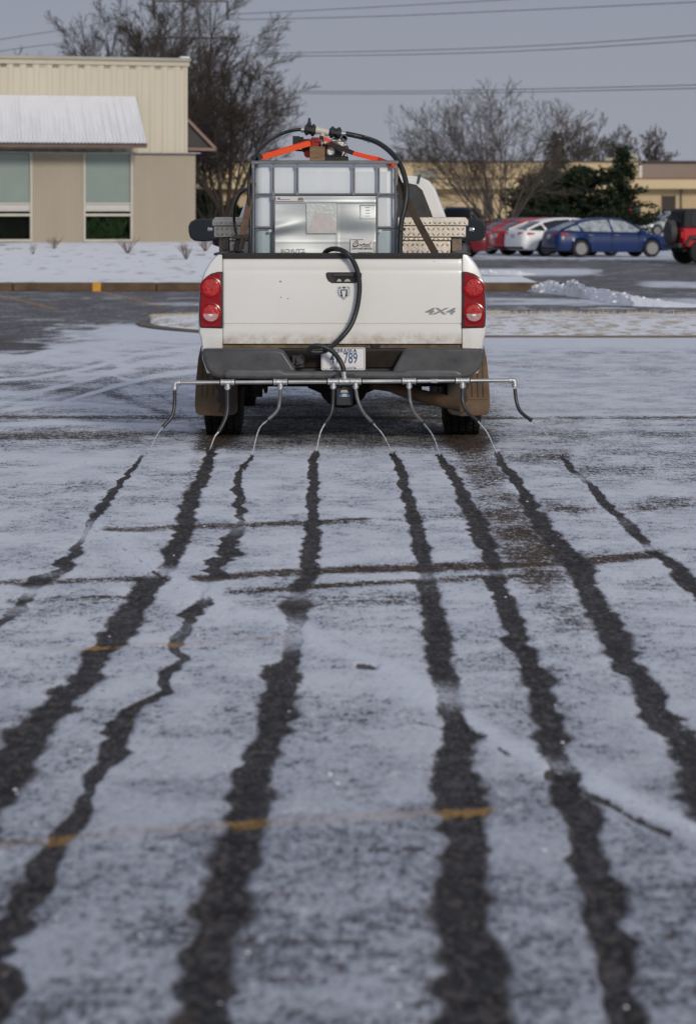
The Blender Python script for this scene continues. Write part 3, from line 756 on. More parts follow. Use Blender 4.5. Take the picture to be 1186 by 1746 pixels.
# chips in the paint
h = MB()
for a, b, r in ((478, 480, .006), (479, 507, .004), (491, 509, .004), (573, 497, .002), (740, 446, .003)):
    c_ = T(a, b); h.dome((c_.x, tg_y(c_.z) - .0005, c_.z), r, .0012, 9, 3)
h.build('paint_chip', pm('chipped_steel', (.06, .045, .035), .8), tg)

# dirty sill between tailgate and bumper
mb = MB(); a, b = T(381, 585, .03), T(790, 596, .03)
mb.box((0, .07, (a.z + b.z) / 2 - .01), (1.70, .08, .075)); B(mb, 'rear_sill', pm('muddy_steel', (.16, .115, .075), .9, var=.5, vs=11, bump=.4, bs=40))
# bumper
BY = -.13
def TB(px, py): return (T(px, py, BY).x, T(px, py, BY).z)
bar = [(346, 595), (826 - 5, 595), (826, 600), (824, 616), (817, 630), (806, 640), (795, 644), (373, 644), (362, 640), (352, 630), (345, 614), (343, 601)]
mb = MB(); mb.prism([TB(a, b) for a, b in bar], -.02, .12); bmp = B(mb, 'bumper', M_chardk, bevel=.02, seg=3)
def pad(pts, y0, y1, name, m, bv=.034):
    h = MB(); h.prism([TB(a, b) for a, b in pts], y0, y1); return h.build(name, m, bmp, bevel=bv, seg=3)
pad([(346, 594.5), (472, 594.5), (484, 598), (493, 612), (503, 627.5), (506, 633), (488, 644.5), (375, 644.5), (363, 640), (353, 630), (346.5, 614), (344, 600)], BY - .03, .06, 'step_pad', M_char)
pad([(688, 598), (694, 594.5), (822, 594.5), (826, 600), (823, 614), (816, 630), (805, 640), (793, 644.5), (690, 644.5), (668, 633), (672, 626)], BY - .03, .06, 'step_pad', M_char)
pad([(392, 629), (480, 629), (486, 633), (690, 633), (696, 629), (778, 629), (790, 636), (785, 645.5), (386, 645.5), (380, 636)], BY - .052, .02, 'lower_lip', pm('skylit_lip', (.095, .095, .098), .36, var=.3, vs=12), .024)  # lip colour lightened to paint in the sky light it catches
h = MB(); h.box((T(508, 617, BY).x, -.055, T(508, 617, BY).z), (.085, .075, .085)); h.tube([(T(513, 606, BY).x, -.06, T(513, 606, BY).z), (T(505, 624, BY).x, -.10, T(505, 624, BY).z)], .018, 8)
h.lathe([(-.03, .03), (-.03, .034), (0, .034), (.05, .028)], (T(512, 614, BY).x, -.08, T(512, 614, BY).z), 'y', 14)
h.build('trailer_socket', M_black, bmp, bevel=.005)
for a_, b_, r_ in ((641, 588, 8), (628, 586.5, 1.6)):
    h = MB(); c_ = T(a_, b_, .0); h.lathe([(-.0, r_ / 246), (.02, r_ / 246)], (c_.x, .012, c_.z), 'y', 16); h.build('bolt_hole', M_gap, bmp)
h = MB(); rnd = random.Random(5)
for k in range(26):
    a_, b_ = rnd.choice([(668, 612), (662, 622), (676, 606)]); c_ = T(a_ + rnd.gauss(0, 4), b_ + rnd.gauss(0, 5), BY)
    h.ico((c_.x, -.023, c_.z), rnd.uniform(.004, .012), .4, rnd, 1, 0, (1, .4, 1))
h.build('caked_mud', pm('dried_mud', (.17, .13, .10), .95, var=.3, vs=20), bmp)
# licence plate
pl = MB(); a, b = T(547.5, 592.5, BY), T(622.5, 631, BY); pc = ((a.x + b.x) / 2, BY - .012, (a.z + b.z) / 2); pw, ph = b.x - a.x, a.z - b.z
def rrect(cx, cz, w, h, r, n=5):
    o_ = []
    for q, (sx, sz) in enumerate(((1, 1), (-1, 1), (-1, -1), (1, -1))):
        for k in range(n + 1):
            t = (q + k / n) * PI / 2; o_.append((cx + sx * (w / 2 - r) + r * math.cos(t), cz + sz * (h / 2 - r) + r * math.sin(t)))
    return o_
pl.prism(rrect(pc[0], pc[2], pw, ph, .012), pc[1], pc[1] + .004)
plate = B(pl, 'licence_plate', pm('plate_white', (.72, .70, .68), .4, var=.04, vs=25))
h = MB(); o1 = rrect(pc[0], pc[2], pw - .012, ph - .012, .010); o2 = rrect(pc[0], pc[2], pw - .018, ph - .018, .008)
h.loft([[(x, pc[1] - .001, z) for x, z in o1], [(x, pc[1] - .001, z) for x, z in o2]], True, False); h.build('border', pm('plate_blue', (.03, .07, .17), .4), plate)
h = MB(); text_into(h, 'NEBRASKA', .036, (pc[0], pc[1] - .001, pc[2] + .055), .001, 0, 1.05, 0, 0, .0006)
h.build('state_lettering', pm('plate_dark_blue', (.03, .04, .10), .4), plate)
h = MB(); text_into(h, '41', .105, (pc[0] - .060, pc[1] - .001, pc[2] + .002), .0012, 0, .62, 0, 0, .0012); text_into(h, '789', .105, (pc[0] + .050, pc[1] - .001, pc[2] + .002), .0012, 0, .62, 0, 0, .0012)
h.build('number_lettering', pm('plate_number_blue', (.035, .10, .22), .4), plate)
h = MB(); text_into(h, 'COUNTY GOVT', .022, (pc[0], pc[1] - .001, pc[2] - .063), .001); h.build('county_lettering', MATS['plate_dark_blue'], plate)
h = MB()
for sx, sz in ((.052 + .03, .056), (-.085, -.064), (.082, -.064)): h.dome((pc[0] + sx, pc[1] - .001, pc[2] + sz), .005, .003, 10, 3)
h.build('plate_bolt', M_rust, plate)

# wheels
def wheel(name, x, y, label=None):
    w = bpy.data.objects.new(name, None); C.objects.link(w); w.parent = truck; w.location = (x, y, WZ)
    sg = 1 if x > 0 else -1; hw = .132
    t = MB(); t.lathe([(-hw, .22), (-hw - .008, .30), (-hw + .004, .355), (-hw + .03, WR - .014), (hw - .03, WR - .014), (hw - .004, .355), (hw + .008, .30), (hw, .22)], (0, 0, 0), 'x', 48)
    for k in range(44):
        th = 2 * PI * k / 44
        for j, xx in enumerate((-.104, -.052, 0, .052, .104)):
            a_ = th + (.07 if j % 2 else 0)
            rot = Matrix.Rotation(a_, 3, 'X')
            t.box(rot @ Vector((xx, 0, WR - .008)), (.040, .040, .018), 0, rot)
    t.build('tyre', M_tyre, w)
    r = MB(); r.lathe([(-hw + .02, .215), (-hw + .03, .20), (sg * .06, .19), (sg * .085, .08), (sg * .10, .075), (sg * .10, .001)], (0, 0, 0), 'x', 32); r.build('rim', M_rim, w)
    return w
for sg in (-1, 1):
    wheel('wheel', sg * .865, WY); wheel('wheel', sg * .865, WF)
# mud flaps (ribbed, mud-caked; the inner strip is wet)
for sg in (-1, 1):
    s = lambda x: 583.5 + sg * (583.5 - x)
    D = .62
    f = lambda a, b: (T(s(a), b, D).x, T(s(a), b, D).z)
    h = MB(); h.prism([f(343, 588), f(405, 588), f(405, 700), f(398, 707), f(380, 710), f(340, 708), f(334, 704), f(332, 690), f(334, 650), f(338, 610)], D, D + .02)
    fl = B(h, 'mud_flap', M_mud, bevel=.006)
    h = MB()
    for a in (344, 353, 363):
        p0, p1 = f(a, 612), f(a - 1, 676); h.bar((p0[0], D - .004, p0[1]), (p1[0], D - .004, p1[1]), .014, .008)
    p0, p1 = f(336, 680), f(372, 680); h.bar((p0[0], D - .004, p0[1]), (p1[0], D - .004, p1[1]), .008, .012)
    h.build('moulded_rib', M_mud, fl, bevel=.002)
    h = MB(); h.prism([f(367, 640), f(404, 640), f(404, 699), f(397, 706), f(383, 708), f(372, 700), f(376, 690), f(369, 680), f(373, 668), f(366, 655)], D - .007, D)
    h.build('wet_patch', M_mudwet, fl)
# underneath: rails, axle, differential, springs, exhaust, hitch
mb = MB()
for sg in (-1, 1): mb.box((sg * .45, 2.6, .56), (.09, 5.2, .16))
for y in (.2, 1.9, 3.2, 4.6): mb.box((0, y, .54), (.9, .08, .12))
mb.box((0, 3.2, .52), (.9, 1.2, .2)); mb.box((.0, .02, .60), (1.6, .14, .12)); B(mb, 'chassis', M_under, bevel=.01)
mb = MB(); mb.cyl((-.8, WY, .40), (.8, WY, .40), .055, 14); B(mb, 'rear_axle', M_under)
mb = MB(); rg = []
cd = T(583, 672, .95)
mb.lathe([(-.20, .05), (-.18, .11), (-.12, .165), (-.02, .185), (.10, .16), (.22, .08)], (cd.x + .01, .98, .385), 'y', 20); mb.lathe([(-.26, .06), (-.12, .12), (0, .17), (.12, .12), (.26, .06)], (cd.x + .01, 1.1, .40), 'x', 18)
df = B(mb, 'differential', M_under)
for sg in (-1, 1):
    mb = MB()
    for k in range(4):
        mb.tube([(sg * .56, WY - .75 + .1 * k, .52 + .0 * k), (sg * .56, WY - .3 + .04 * k, .38 - .012 * k), (sg * .56, WY, .345 - .012 * k), (sg * .56, WY + .3 - .04 * k, .38 - .012 * k), (sg * .56, WY + .75 - .1 * k, .52)], .014, 6)
    B(mb, 'leaf_spring', M_rust)
for (px_, py_) in ((706, 668), (402, 672)):
    c_ = T(px_ if px_ > 600 else 440, py_, .7); mb = MB(); mb.cyl((c_.x, .7, .30), (c_.x, .66, .62), .032, 12); mb.cyl((c_.x, .7, .36), (c_.x, .68, .44), .045, 12); B(mb, 'shock_absorber', M_under)
mb = MB(); a, b = T(690, 668, .50), T(788, 692, .30); mb.tube([a + Vector((-.5, .9, .04)), a + Vector((-.1, .25, .02)), a, (a + b) / 2, b], [.035, .035, .044, .048, .045], 14); B(mb, 'exhaust_pipe', pm('muddy_exhaust', (.14, .085, .05), .8, var=.5, vs=9))
# spare wheel slung beneath, hitch
mb = MB(); c_ = T(583, 640, -.02); mb.box((c_.x, .0, c_.z - .03), (.10, .40, .09)); mb.box((c_.x, .05, .535), (1.0, .07, .07)); B(mb, 'tow_hitch', M_black, bevel=.008)

# cab
CY = 1.99
CP = [(0, 1.905), (.45, 1.903), (.585, 1.888), (.655, 1.855), (.70, 1.795), (.745, 1.68), (.795, 1.545), (.855, 1.37), (.915, 1.29), (.965, 1.20), (.99, 1.05), (.995, .85), (.985, .70), (.95, .55)]
def cab_ring(y, k, inset=0.0, zdrop=0.0, az=-1):
    rt = [];
    for x, z in CP:
        zz = 1.29 + (z - 1.29) * k if z > 1.29 else z
        xx = x if z <= 1.29 or k > .98 else x + (1 - k) * (.87 - x) * (1 if x > .5 else x / .5)
        rt.append((xx * (1 - inset), max(zz - zdrop * (z > 1.5), az)))
    return [(x, y, z) for x, z in rt] + [(-x, y, z) for x, z in rt[::-1][:-1]]
rings = [cab_ring(CY, 1, .03, .012), cab_ring(CY + .012, 1, .01, .003), cab_ring(CY + .04, 1), cab_ring(CY + .5, 1, 0, -.006), cab_ring(CY + 1.3, 1, 0, -.008), cab_ring(CY + 1.75, .985), cab_ring(CY + 1.95, .9), cab_ring(CY + 2.2, .62), cab_ring(CY + 2.5, .2), cab_ring(CY + 2.65, .02)]
mb = MB(); mb.loft(rings, True, True); cab = B(mb, 'cab', M_white_body, smooth=30)
ww = lambda px, py: (T(px, py, CY).x, T(px, py, CY).z)
def rearwin(sc, zlo):
    pts = []
    half = [(0, 1.842), (.48, 1.842), (.555, 1.825), (.60, 1.785), (.665, 1.62), (.705, 1.50), (.705, zlo), (0, zlo)]
    half = [(x * sc, 1.60 + (z - 1.60) * sc) for x, z in half]
    return half + [(-x, z) for x, z in half[::-1] if x > 0]
h = MB(); h.prism(rearwin(1.0, 1.40), CY - .004, CY + .03); h.build('window_seal', M_black, cab, bevel=.003)
h = MB(); h.prism(rearwin(.955, 1.42), CY - .007, CY + .0); h.build('rear_window', pm('tinted_rear_glass', (.055, .056, .056), .12, var=.4, vs=5), cab)
for sg in (-1, 1):
    h = MB(); h.tube([(sg * .578, CY - .004, 1.895), (sg * .565, CY - .006, 1.835)], .010, 6); h.tube([(sg * .582, CY + .0, 1.896), (sg * .582, CY + 1.6, 1.90)], .008, 6); h.build('roof_moulding', pm('dark_moulding', (.03, .05, .05), .5), cab)
    for y0, y1, m1 in ((CY + .15, CY + .78, 0), (CY + .86, CY + 1.75, .22)):
        h = MB(); z0, z1 = 1.36, 1.80; xx = lambda z: np.interp(z, [1.37, 1.545, 1.68, 1.795], [.855, .795, .745, .70]) + .006
        h.add([(sg * xx(z0), y0, z0), (sg * xx(z0), y1 + m1, z0), (sg * xx(z1), y1, z1), (sg * xx(z1), y0 + .04, z1)], [(0, 1, 2, 3)]); h.build('side_window', M_glassdk, cab)
    h = MB()
    for y in (CY + .1, CY + .82, CY + 1.95): h.box((sg * .992, y, .95), (.01, .008, .6))
    h.build('door_seam', M_gap, cab)
    h = MB()
    for y in (CY + .3, CY + 1.0): h.box((sg * 1.0, y, 1.13), (.03, .18, .035))
    h.build('door_handle', M_black, cab, bevel=.008)
h = MB(); h.add([(-.74, CY + 1.93, 1.78), (.74, CY + 1.93, 1.78), (.84, CY + 2.52, 1.375), (-.84, CY + 2.52, 1.375)], [(0, 1, 2, 3)])
o = h.build('windscreen', M_glassdk, cab); o.location = (0, .012, .012)
# front: wings, bonnet, grille, lamps
for sg in (-1, 1):
    mb = MB(); pf = [(.83, 1.20), (.90, 1.19), (.95, 1.12), (.985, 1.0), (.995, .86), (.98, .72), (.95, .55)]
    mb.loft(side_rings(4.60 - .6, 5.62, pf, sg, WF, ends=False), True, True); B(mb, 'front_wing', M_white_body, smooth=32)
mb = MB(); rr = []
for y, z, w in ((4.6, 1.29, .86), (5.0, 1.27, .80), (5.4, 1.24, .76), (5.66, 1.15, .72), (5.72, 1.0, .70)):
    rr.append([(-w, y, z - .08), (-w * .7, y, z - .005), (0, y, z + .02), (w * .7, y, z - .005), (w, y, z - .08), (w, y, .75), (-w, y, .75)])
mb.loft(rr, True, True); B(mb, 'bonnet', M_white_body, smooth=40)
mb = MB(); mb.box((0, 5.74, .97), (1.0, .05, .34)); g = B(mb, 'grille', M_chrome, bevel=.03)
for sg in (-1, 1):
    mb = MB(); mb.box((sg * .70, 5.68, .98), (.32, .10, .24)); B(mb, 'headlight', M_clearlens, bevel=.05)
mb = MB(); mb.box((0, 5.78, .62), (1.9, .16, .24)); B(mb, 'front_bumper', M_chrome, bevel=.05)
# door mirrors
MY = CY + 1.85
for sg in (-1, 1):
    s = lambda x: x if sg < 0 else 583.5 + (583.5 - x) - 17
    m_ = lambda a, b: (T(s(a), b, MY).x, T(s(a), b, MY).z)
    out = [(321, 386), (325, 378), (333, 374), (345, 372.5), (372, 373), (374, 410), (345, 412), (331, 410.5), (324, 405), (321.5, 396)]
    h = MB(); h.prism([m_(a, b) for a, b in out], MY, MY + .14); mi = B(h, 'door_mirror', M_black, bevel=.02, seg=3)
    cxm, cym = 348, 392.5
    h = MB(); h.prism([m_(cxm + (a - cxm) * .87, cym + (b - cym) * .87) for a, b in out], MY - .006, MY + .01); h.build('mirror_glass', M_mirror, mi)
    h = MB(); a = m_(366, 412); h.tube([(a[0], MY + .06, a[1] + .02), (sg * .93, MY + .1, 1.36)], .05, 10); h.build('mirror_arm', M_black, mi)

# ---------------- aluminium tool box across the bed
M_alu = pm('diamond_aluminium', (.66, .60, .52), .42, .9, var=.12, vs=5, bump=.1, bs=50, rv=.1)
M_alud = pm('weathered_aluminium', (.36, .31, .26), .5, 1.0, var=.3, vs=8)
tbx = thing('tool_box', 'aluminium diamond plate tool box lying across the truck bed behind the cab', 'tool box', (TX, TY, 0))
TBY = 1.40
def lozenges(mb, x0, x1, z0, z1, y, px_=.036, pz=.034, sz=.017):
    nz = max(1, int((z1 - z0) / pz)); nx = int((x1 - x0) / px_)
    for j in range(nz):
        for i in range(nx):
            cx_ = x0 + (i + .5) * (x1 - x0) / nx; cz_ = z0 + (j + .5) * (z1 - z0) / nz
            a = R(45) if (i + j) % 2 else R(-45); ca, sa = math.cos(a), math.sin(a)
            l, w = sz, sz * .36
            q = [(-l, 0), (0, -w), (l, 0), (0, w)]
            vs = [(cx_ + p * ca - r * sa, y, cz_ + p * sa + r * ca) for p, r in q] + [(cx_, y - .007, cz_)]
            mb.add(vs, [(0, 1, 4), (1, 2, 4), (2, 3, 4), (3, 0, 4)])
t_ = lambda a, b: T(a, b, TBY)
def tbox(name, a, b, c, d, y0, dep, m, loz=True, par=tbx, bv=.006):
    p, q = t_(a, b), t_(c, d); mb = MB(); mb.box(((p.x + q.x) / 2, y0 + dep / 2, (p.z + q.z) / 2), (q.x - p.x, dep, p.z - q.z))
    o = mb.build(name, m, par, bevel=bv)
    return o
def lozpart(par, a, b, c, d, y, m, **k):
    p, q = t_(a, b), t_(c, d); mb = MB(); lozenges(mb, p.x, q.x, q.z, p.z, y, **k); mb.build('tread_pattern', m, par, smooth=0)
lid = tbox('lid', 362, 375, 798, 385, TBY, .50, M_alu)
p, q = t_(362, 375), t_(798, 385)
mbl = MB(); mbl.prism([(p.x, p.z - .004), (q.x, p.z - .004), (q.x - .02, p.z + .020), (p.x + .02, p.z + .020)], TBY + .02, TBY + .48); mbl.build('lid_top', M_alu, lid, bevel=.004)
lozpart(lid, 364, 376, 796, 384.5, TBY - .0005, M_alu)
box = tbox('upper_body', 365, 385.5, 794, 404.5, TBY + .012, .47, M_alu); lozpart(box, 366, 386, 793, 404, TBY + .0115, M_alu)
fl_ = tbox('flange', 391, 405, 769, 410.5, TBY + .02, .46, M_alu); lozpart(fl_, 392, 405.5, 768, 410.5, TBY + .0195, M_alu)
low = tbox('lower_body', 391.5, 411, 768, 436, TBY + .035, .43, M_alu); lozpart(low, 393, 412, 767, 435, TBY + .0345, M_alu)
for a, b in ((373, 390), (770, 787)):
    tbox('support_foot', a, 404.5, b, 433, TBY + .05, .38, pm('grimy_bracket', (.24, .19, .14), .7, .3, var=.4, vs=12))
for x_, sg in ((362, -1), (800, 1)):
    c_ = t_(x_, 391); h = MB(); h.lathe([(0, .012), (sg * .022, .012), (sg * .024, .016), (sg * .034, .014)] if sg > 0 else [(sg * .034, .014), (sg * .024, .016), (sg * .022, .012), (0, .012)], (c_.x, TBY + .03, c_.z), 'x', 14); h.build('side_lock', M_chrome, tbx)
# ================================================================== THE CAGED TANK AND ITS PLUMBING
IY = .20                                         # rear face of the cage behind the tailgate
IX = T(551, 300, IY).x
tote = thing('bulk_tank', 'white plastic tank in a galvanised cage standing in the truck bed', 'tank', (TX + IX, TY + IY, .85))
def I(px, py, dy=0.0):                          # pixel -> tote coordinates
    p = T(px, py, IY + dy); return Vector((p.x - IX, dy, p.z - .85))
M_galv = pm('galvanised_tube', (.20, .21, .22), .45, .9, var=.2, vs=20)
M_galvd = pm('dull_galvanised_rail', (.17, .175, .18), .5, .9, var=.25, vs=10)
# tank skin: clouded plastic, darker where the liquid stands behind it
m, nt, b = base_mat('clouded_plastic'); L = nt.links.new
tcn = N(nt, 'ShaderNodeTexCoord'); sp = N(nt, 'ShaderNodeSeparateXYZ'); L(tcn.outputs['Object'], sp.inputs[0])
no = N(nt, 'ShaderNodeTexNoise', Scale=6.0, Detail=5.0); mmp = N(nt, 'ShaderNodeMapping'); mmp.inputs['Scale'].default_value = (1.5, 1, .4); L(tcn.outputs['Object'], mmp.inputs[0]); L(mmp.outputs[0], no.inputs[0])
ad = N(nt, 'ShaderNodeMath', operation='MULTIPLY_ADD'); L(no.outputs['Fac'], ad.inputs[0]); ad.inputs[1].default_value = .05; L(sp.outputs['Z'], ad.inputs[2])
lv = I(551, 394).z + .025
mr = N(nt, 'ShaderNodeMapRange'); mr.inputs['From Min'].default_value = lv - .010; mr.inputs['From Max'].default_value = lv + .012; L(ad.outputs[0], mr.inputs['Value'])
mx_ = N(nt, 'ShaderNodeMix', data_type='RGBA'); mx_.inputs['A'].default_value = (.42, .52, .55, 1); mx_.inputs['B'].default_value = (.70, .74, .77, 1); L(mr.outputs[0], mx_.inputs['Factor'])
mx2 = N(nt, 'ShaderNodeMix', data_type='RGBA', blend_type='MULTIPLY'); mx2.inputs['Factor'].default_value = .08; L(mx_.outputs['Result'], mx2.inputs['A']); L(no.outputs['Color'], mx2.inputs['B'])
L(mx2.outputs['Result'], b.inputs['Base Color']); b.inputs['Roughness'].default_value = .38
b.inputs['Subsurface Weight'].default_value = .25; b.inputs['Subsurface Radius'].default_value = (.03, .03, .03)
bp = N(nt, 'ShaderNodeBump', Strength=.25, Distance=.02); L(no.outputs['Fac'], bp.inputs['Height']); L(bp.outputs[0], b.inputs['Normal'])
M_tank = m
p, q = I(434, 279), I(673, 440)
zt_, zb_ = p.z, .14
mb = MB(); mb.box(((p.x + q.x) / 2, .60, (zt_ + zb_) / 2), (q.x - p.x, 1.12, zt_ - zb_))
mb.build('tank', M_tank, tote, bevel=.055, seg=5)
mb = MB(); mb.lathe([(0, .10), (.03, .10), (.035, .085)], (0.0, .6, zt_), 'z', 24); mb.build('filler_cap', M_black, tote)
mb = MB(); mb.box((0, .60, .10), (1.0, 1.18, .03))
for x in (-.42, 0, .42): mb.box((x, .60, .045), (.12, 1.18, .08))
mb.build('pallet', pm('pallet_steel', (.20, .20, .20), .6, .6, var=.3), tote, bevel=.005)
hw = (q.x - p.x) / 2; mxx = (p.x + q.x) / 2
# cage bars, wrapped round all four sides
tz = I(0, 277).z; r_ = .0085
mb = MB()
for (y) in (0.0, 1.2):
    mb.box((mxx, y, tz), (2 * hw + .05, .030, .026)); mb.box((mxx, y, tz + .008), (2 * hw + .055, .020, .008))
for x in (mxx - hw - .012, mxx + hw + .012): mb.box((x, .6, tz), (.028, 1.2, .026))
mb.build('top_rail', M_galvd, tote, bevel=.008)
x_of = lambda a: I(a, 300).x
z_of = lambda a: I(551, a).z
def hbar(z, x0=None, x1=None):
    mb = MB(); x0_ = x0 if x0 is not None else mxx - hw - .02; x1_ = x1 if x1 is not None else mxx + hw + .02
    mb.tube([(x0_, 0, z), (x1_, 0, z)], r_, 8); mb.build('cage_bar', M_galv, tote)
def vbar(x, z0, z1):
    mb = MB(); mb.tube([(x, -.006, z0), (x, -.006, z1)], .0085, 8)
    for z in (z0 + .015, z1 - .015): mb.box((x, -.010, z), (.020, .012, .026))
    mb.build('cage_bar', M_galv, tote)
hbar(z_of(331.5)); hbar(z_of(388), None, x_of(467)); hbar(z_of(388), x_of(641), None); hbar(z_of(446))
for a in (466, 507, 603, 645): vbar(x_of(a), z_of(333), tz - .012)
for a in (466, 642): vbar(x_of(a), .12, z_of(333))
for a in (431.5, 673.5): vbar(x_of(a), .12, tz - .012)
for a in (460.5, 648): 
    mb = MB(); mb.box((x_of(a), -.012, z_of(393.5)), (.022, .006, .018)); mb.build('bar_clip', pm('bright_zinc', (.7, .7, .7), .3, 1.0), tote)
# side and front cage as one mesh per side
for nm, sx in (('side_cage', -1), ('side_cage', 1)):
    mb = MB(); xx = mxx + sx * (hw + .014)
    for z in (z_of(331.5), z_of(388), z_of(446), .18): mb.tube([(xx, 0, z), (xx, 1.2, z)], r_, 6)
    for k in range(7): mb.tube([(xx, .04 + k * .187, .12), (xx, .04 + k * .187, tz)], r_, 6)
    mb.build(nm, M_galv, tote)
mb = MB()
for z in (z_of(331.5), z_of(388), z_of(446)): mb.tube([(mxx - hw, 1.2, z), (mxx + hw, 1.2, z)], r_, 6)
for k in range(6): mb.tube([(mxx - hw + .05 + k * .18, 1.205, .12), (mxx - hw + .05 + k * .18, 1.205, tz)], r_, 6)
mb.build('front_cage', M_galv, tote)
# the dented identification sheet
x0, x1, z0, z1 = x_of(467.5), x_of(641), z_of(437), z_of(334)
nx_, nz_ = 80, 50; vs = []
for j in range(nz_ + 1):
    for i in range(nx_ + 1):
        s_, t_2 = i / nx_, j / nz_; x = x0 + s_ * (x1 - x0); z = z0 + t_2 * (z1 - z0)
        d = 0.0
        e1 = math.hypot((s_ - .0) / .24, (t_2 - (.46 + .35 * s_)) / .09); d += .014 * math.exp(-e1 ** 2)      # crumpled corner by the bar
        d -= .008 * math.exp(-(((s_ - .17) / .25) ** 2 + ((t_2 - .36) / .14) ** 2))
        d += .007 * math.exp(-(((s_ - .86) / .20) ** 2 + ((t_2 - .62) / .16) ** 2)); d -= .007 * math.exp(-(((s_ - .80) / .25) ** 2 + ((t_2 - .40) / .12) ** 2))
        d += .006 * math.exp(-(((s_ - .12) / .3) ** 2 + ((t_2 - .04) / .08) ** 2)); d += .004 * math.sin(s_ * 7 + 1) * math.sin(t_2 * 5)
        d += .0025 * math.exp(-((t_2 - .235) / .008) ** 2) + .002 * math.exp(-((s_ - .62) / .006) ** 2) * (t_2 < .9)
        d += .004 * math.exp(-((t_2 - .90) / .012) ** 2)
        vs.append((x, -.018 - d, z))
mb = MB(); mb.add(vs, [(j * (nx_ + 1) + i, j * (nx_ + 1) + i + 1, (j + 1) * (nx_ + 1) + i + 1, (j + 1) * (nx_ + 1) + i) for j in range(nz_) for i in range(nx_)])
sheet = mb.build('label_sheet', pm('zinc_sheet', (.50, .53, .53), .40, .88, var=.10, vs=3, stretch=(1, 1, 3), rv=.06), tote, smooth=80)
so_ = sheet.modifiers.new('thick', 'SOLIDIFY'); so_.thickness = .0015
def patch(name, pts, m, y=-.032, par=sheet, dep=.0015):
    h = MB(); h.prism([(I(a, b).x, I(a, b).z) for a, b in pts], y, y + dep + .012); return h.build(name, m, par)
M_film = pm('torn_film', (.50, .53, .51), .45, .4, var=.15, vs=30, bump=.25, bs=60)
M_paper = pm('old_paper', (.53, .49, .47), .8, var=.10, vs=25)
patch('torn_sticker', [(522, 347), (573.5, 347), (574, 398), (523, 398)], M_film)
arc = [(527, 386)] + [(549 + 20 * math.cos(PI - PI * k / 10), 384 - 22 * math.sin(PI * k / 10)) for k in range(11)] + [(572, 386), (573, 397.5), (523.5, 397.5), (524, 388)]
patch('paper_remains', arc, M_paper, -.0335)
st = patch('sticker', [(470.5, 335.5), (518.5, 335.5), (518.5, 343), (470.5, 343)], pm('sticker_paper', (.62, .60, .57), .6, var=.05))
h = MB(); a = I(495, 339); h.box((I(484, 339.5).x, -.0335, I(0, 340).z), (.085, .001, .004)); h.box((I(475.5, 338).x, -.0335, I(0, 338.2).z), (.018, .001, .012)); h.prism([(I(507, 341.5).x, I(0, 341.8).z), (I(518, 341.5).x, I(0, 341.8).z), (I(516.5, 336.5).x, I(0, 336.8).z), (I(509, 336.5).x, I(0, 336.8).z)], -.0338, -.033)
h.build('small_print', pm('grey_print', (.20, .18, .17), .7), st)
sg_ = patch('company_sticker', [(597.5, 406.5), (635.5, 406.5), (635.5, 433.5), (597.5, 433.5)], pm('label_white', (.70, .68, .66), .55, var=.05), -.036)
h = MB(); M_ink = pm('print_black', (.012, .014, .016), .6)
y_ = -.0375
text_into(h, 'CONTAINER SERVICES', .0165, (I(616.5, 0).x, y_, I(0, 424).z), .0008, 0, .86, 0, 0, .0004)
# the script name: a big swooping initial and joined small letters
def script(pts, w): h.tube([(I(a, 0).x, y_, I(0, b).z) for a, b in pts], w, 5)
script(curve_pts([(610.5, 411.5), (607.5, 410.6), (603.5, 413), (602, 417.3), (604, 420.2), (607.5, 419.5), (610, 415.8), (609, 413.4), (606, 414.8), (605.4, 418.0)], 5), .0028)
script(curve_pts([(600.5, 418.5), (603, 420.8), (608, 420.2), (612, 417.6), (614, 416.4), (615, 418.4), (613, 419.4), (615.5, 418.2), (617.2, 416.6), (617.6, 418.6), (619.5, 415.6), (620.2, 414.2), (620.5, 418.4), (622, 416.6), (623.4, 418.4), (624.6, 416.4), (626, 418.3), (627.6, 416.4), (628.6, 418.4), (631, 414.6), (632.4, 412.4)], 4), .0022)
script(curve_pts([(616, 421), (622, 420.2), (628, 420.6), (631, 419.6)], 4), .0018)
h.box((I(609, 0).x, y_, I(0, 408.6).z), (.085, .0008, .004)); h.box((I(622, 0).x, y_, I(0, 430.2).z), (.10, .0008, .003))
h.build('lettering', M_ink, sg_, smooth=0)
h = MB(); text_into(h, 'SCHUTZ', .034, (I(500, 0).x, -.030, I(0, 427.5).z), .004, 0, 1.30, 0, 0, .001); h.build('embossed_lettering', MATS['zinc_sheet'], sheet)
h = MB()
for (a, b, c, d) in ((614, 349, 640, 350), (614, 372, 640, 373), (614, 349, 615, 373)): h.box(((I(a, 0).x + I(c, 0).x) / 2, -.028, (I(0, b).z + I(0, d).z) / 2), (abs(I(c, 0).x - I(a, 0).x) + .001, .004, abs(I(0, b).z - I(0, d).z) + .001))
for k in range(4): h.box((I(627, 0).x, -.028, I(0, 353 + k * 5).z), (.03, .003, .003))
h.build('embossed_table', MATS['zinc_sheet'], sheet)

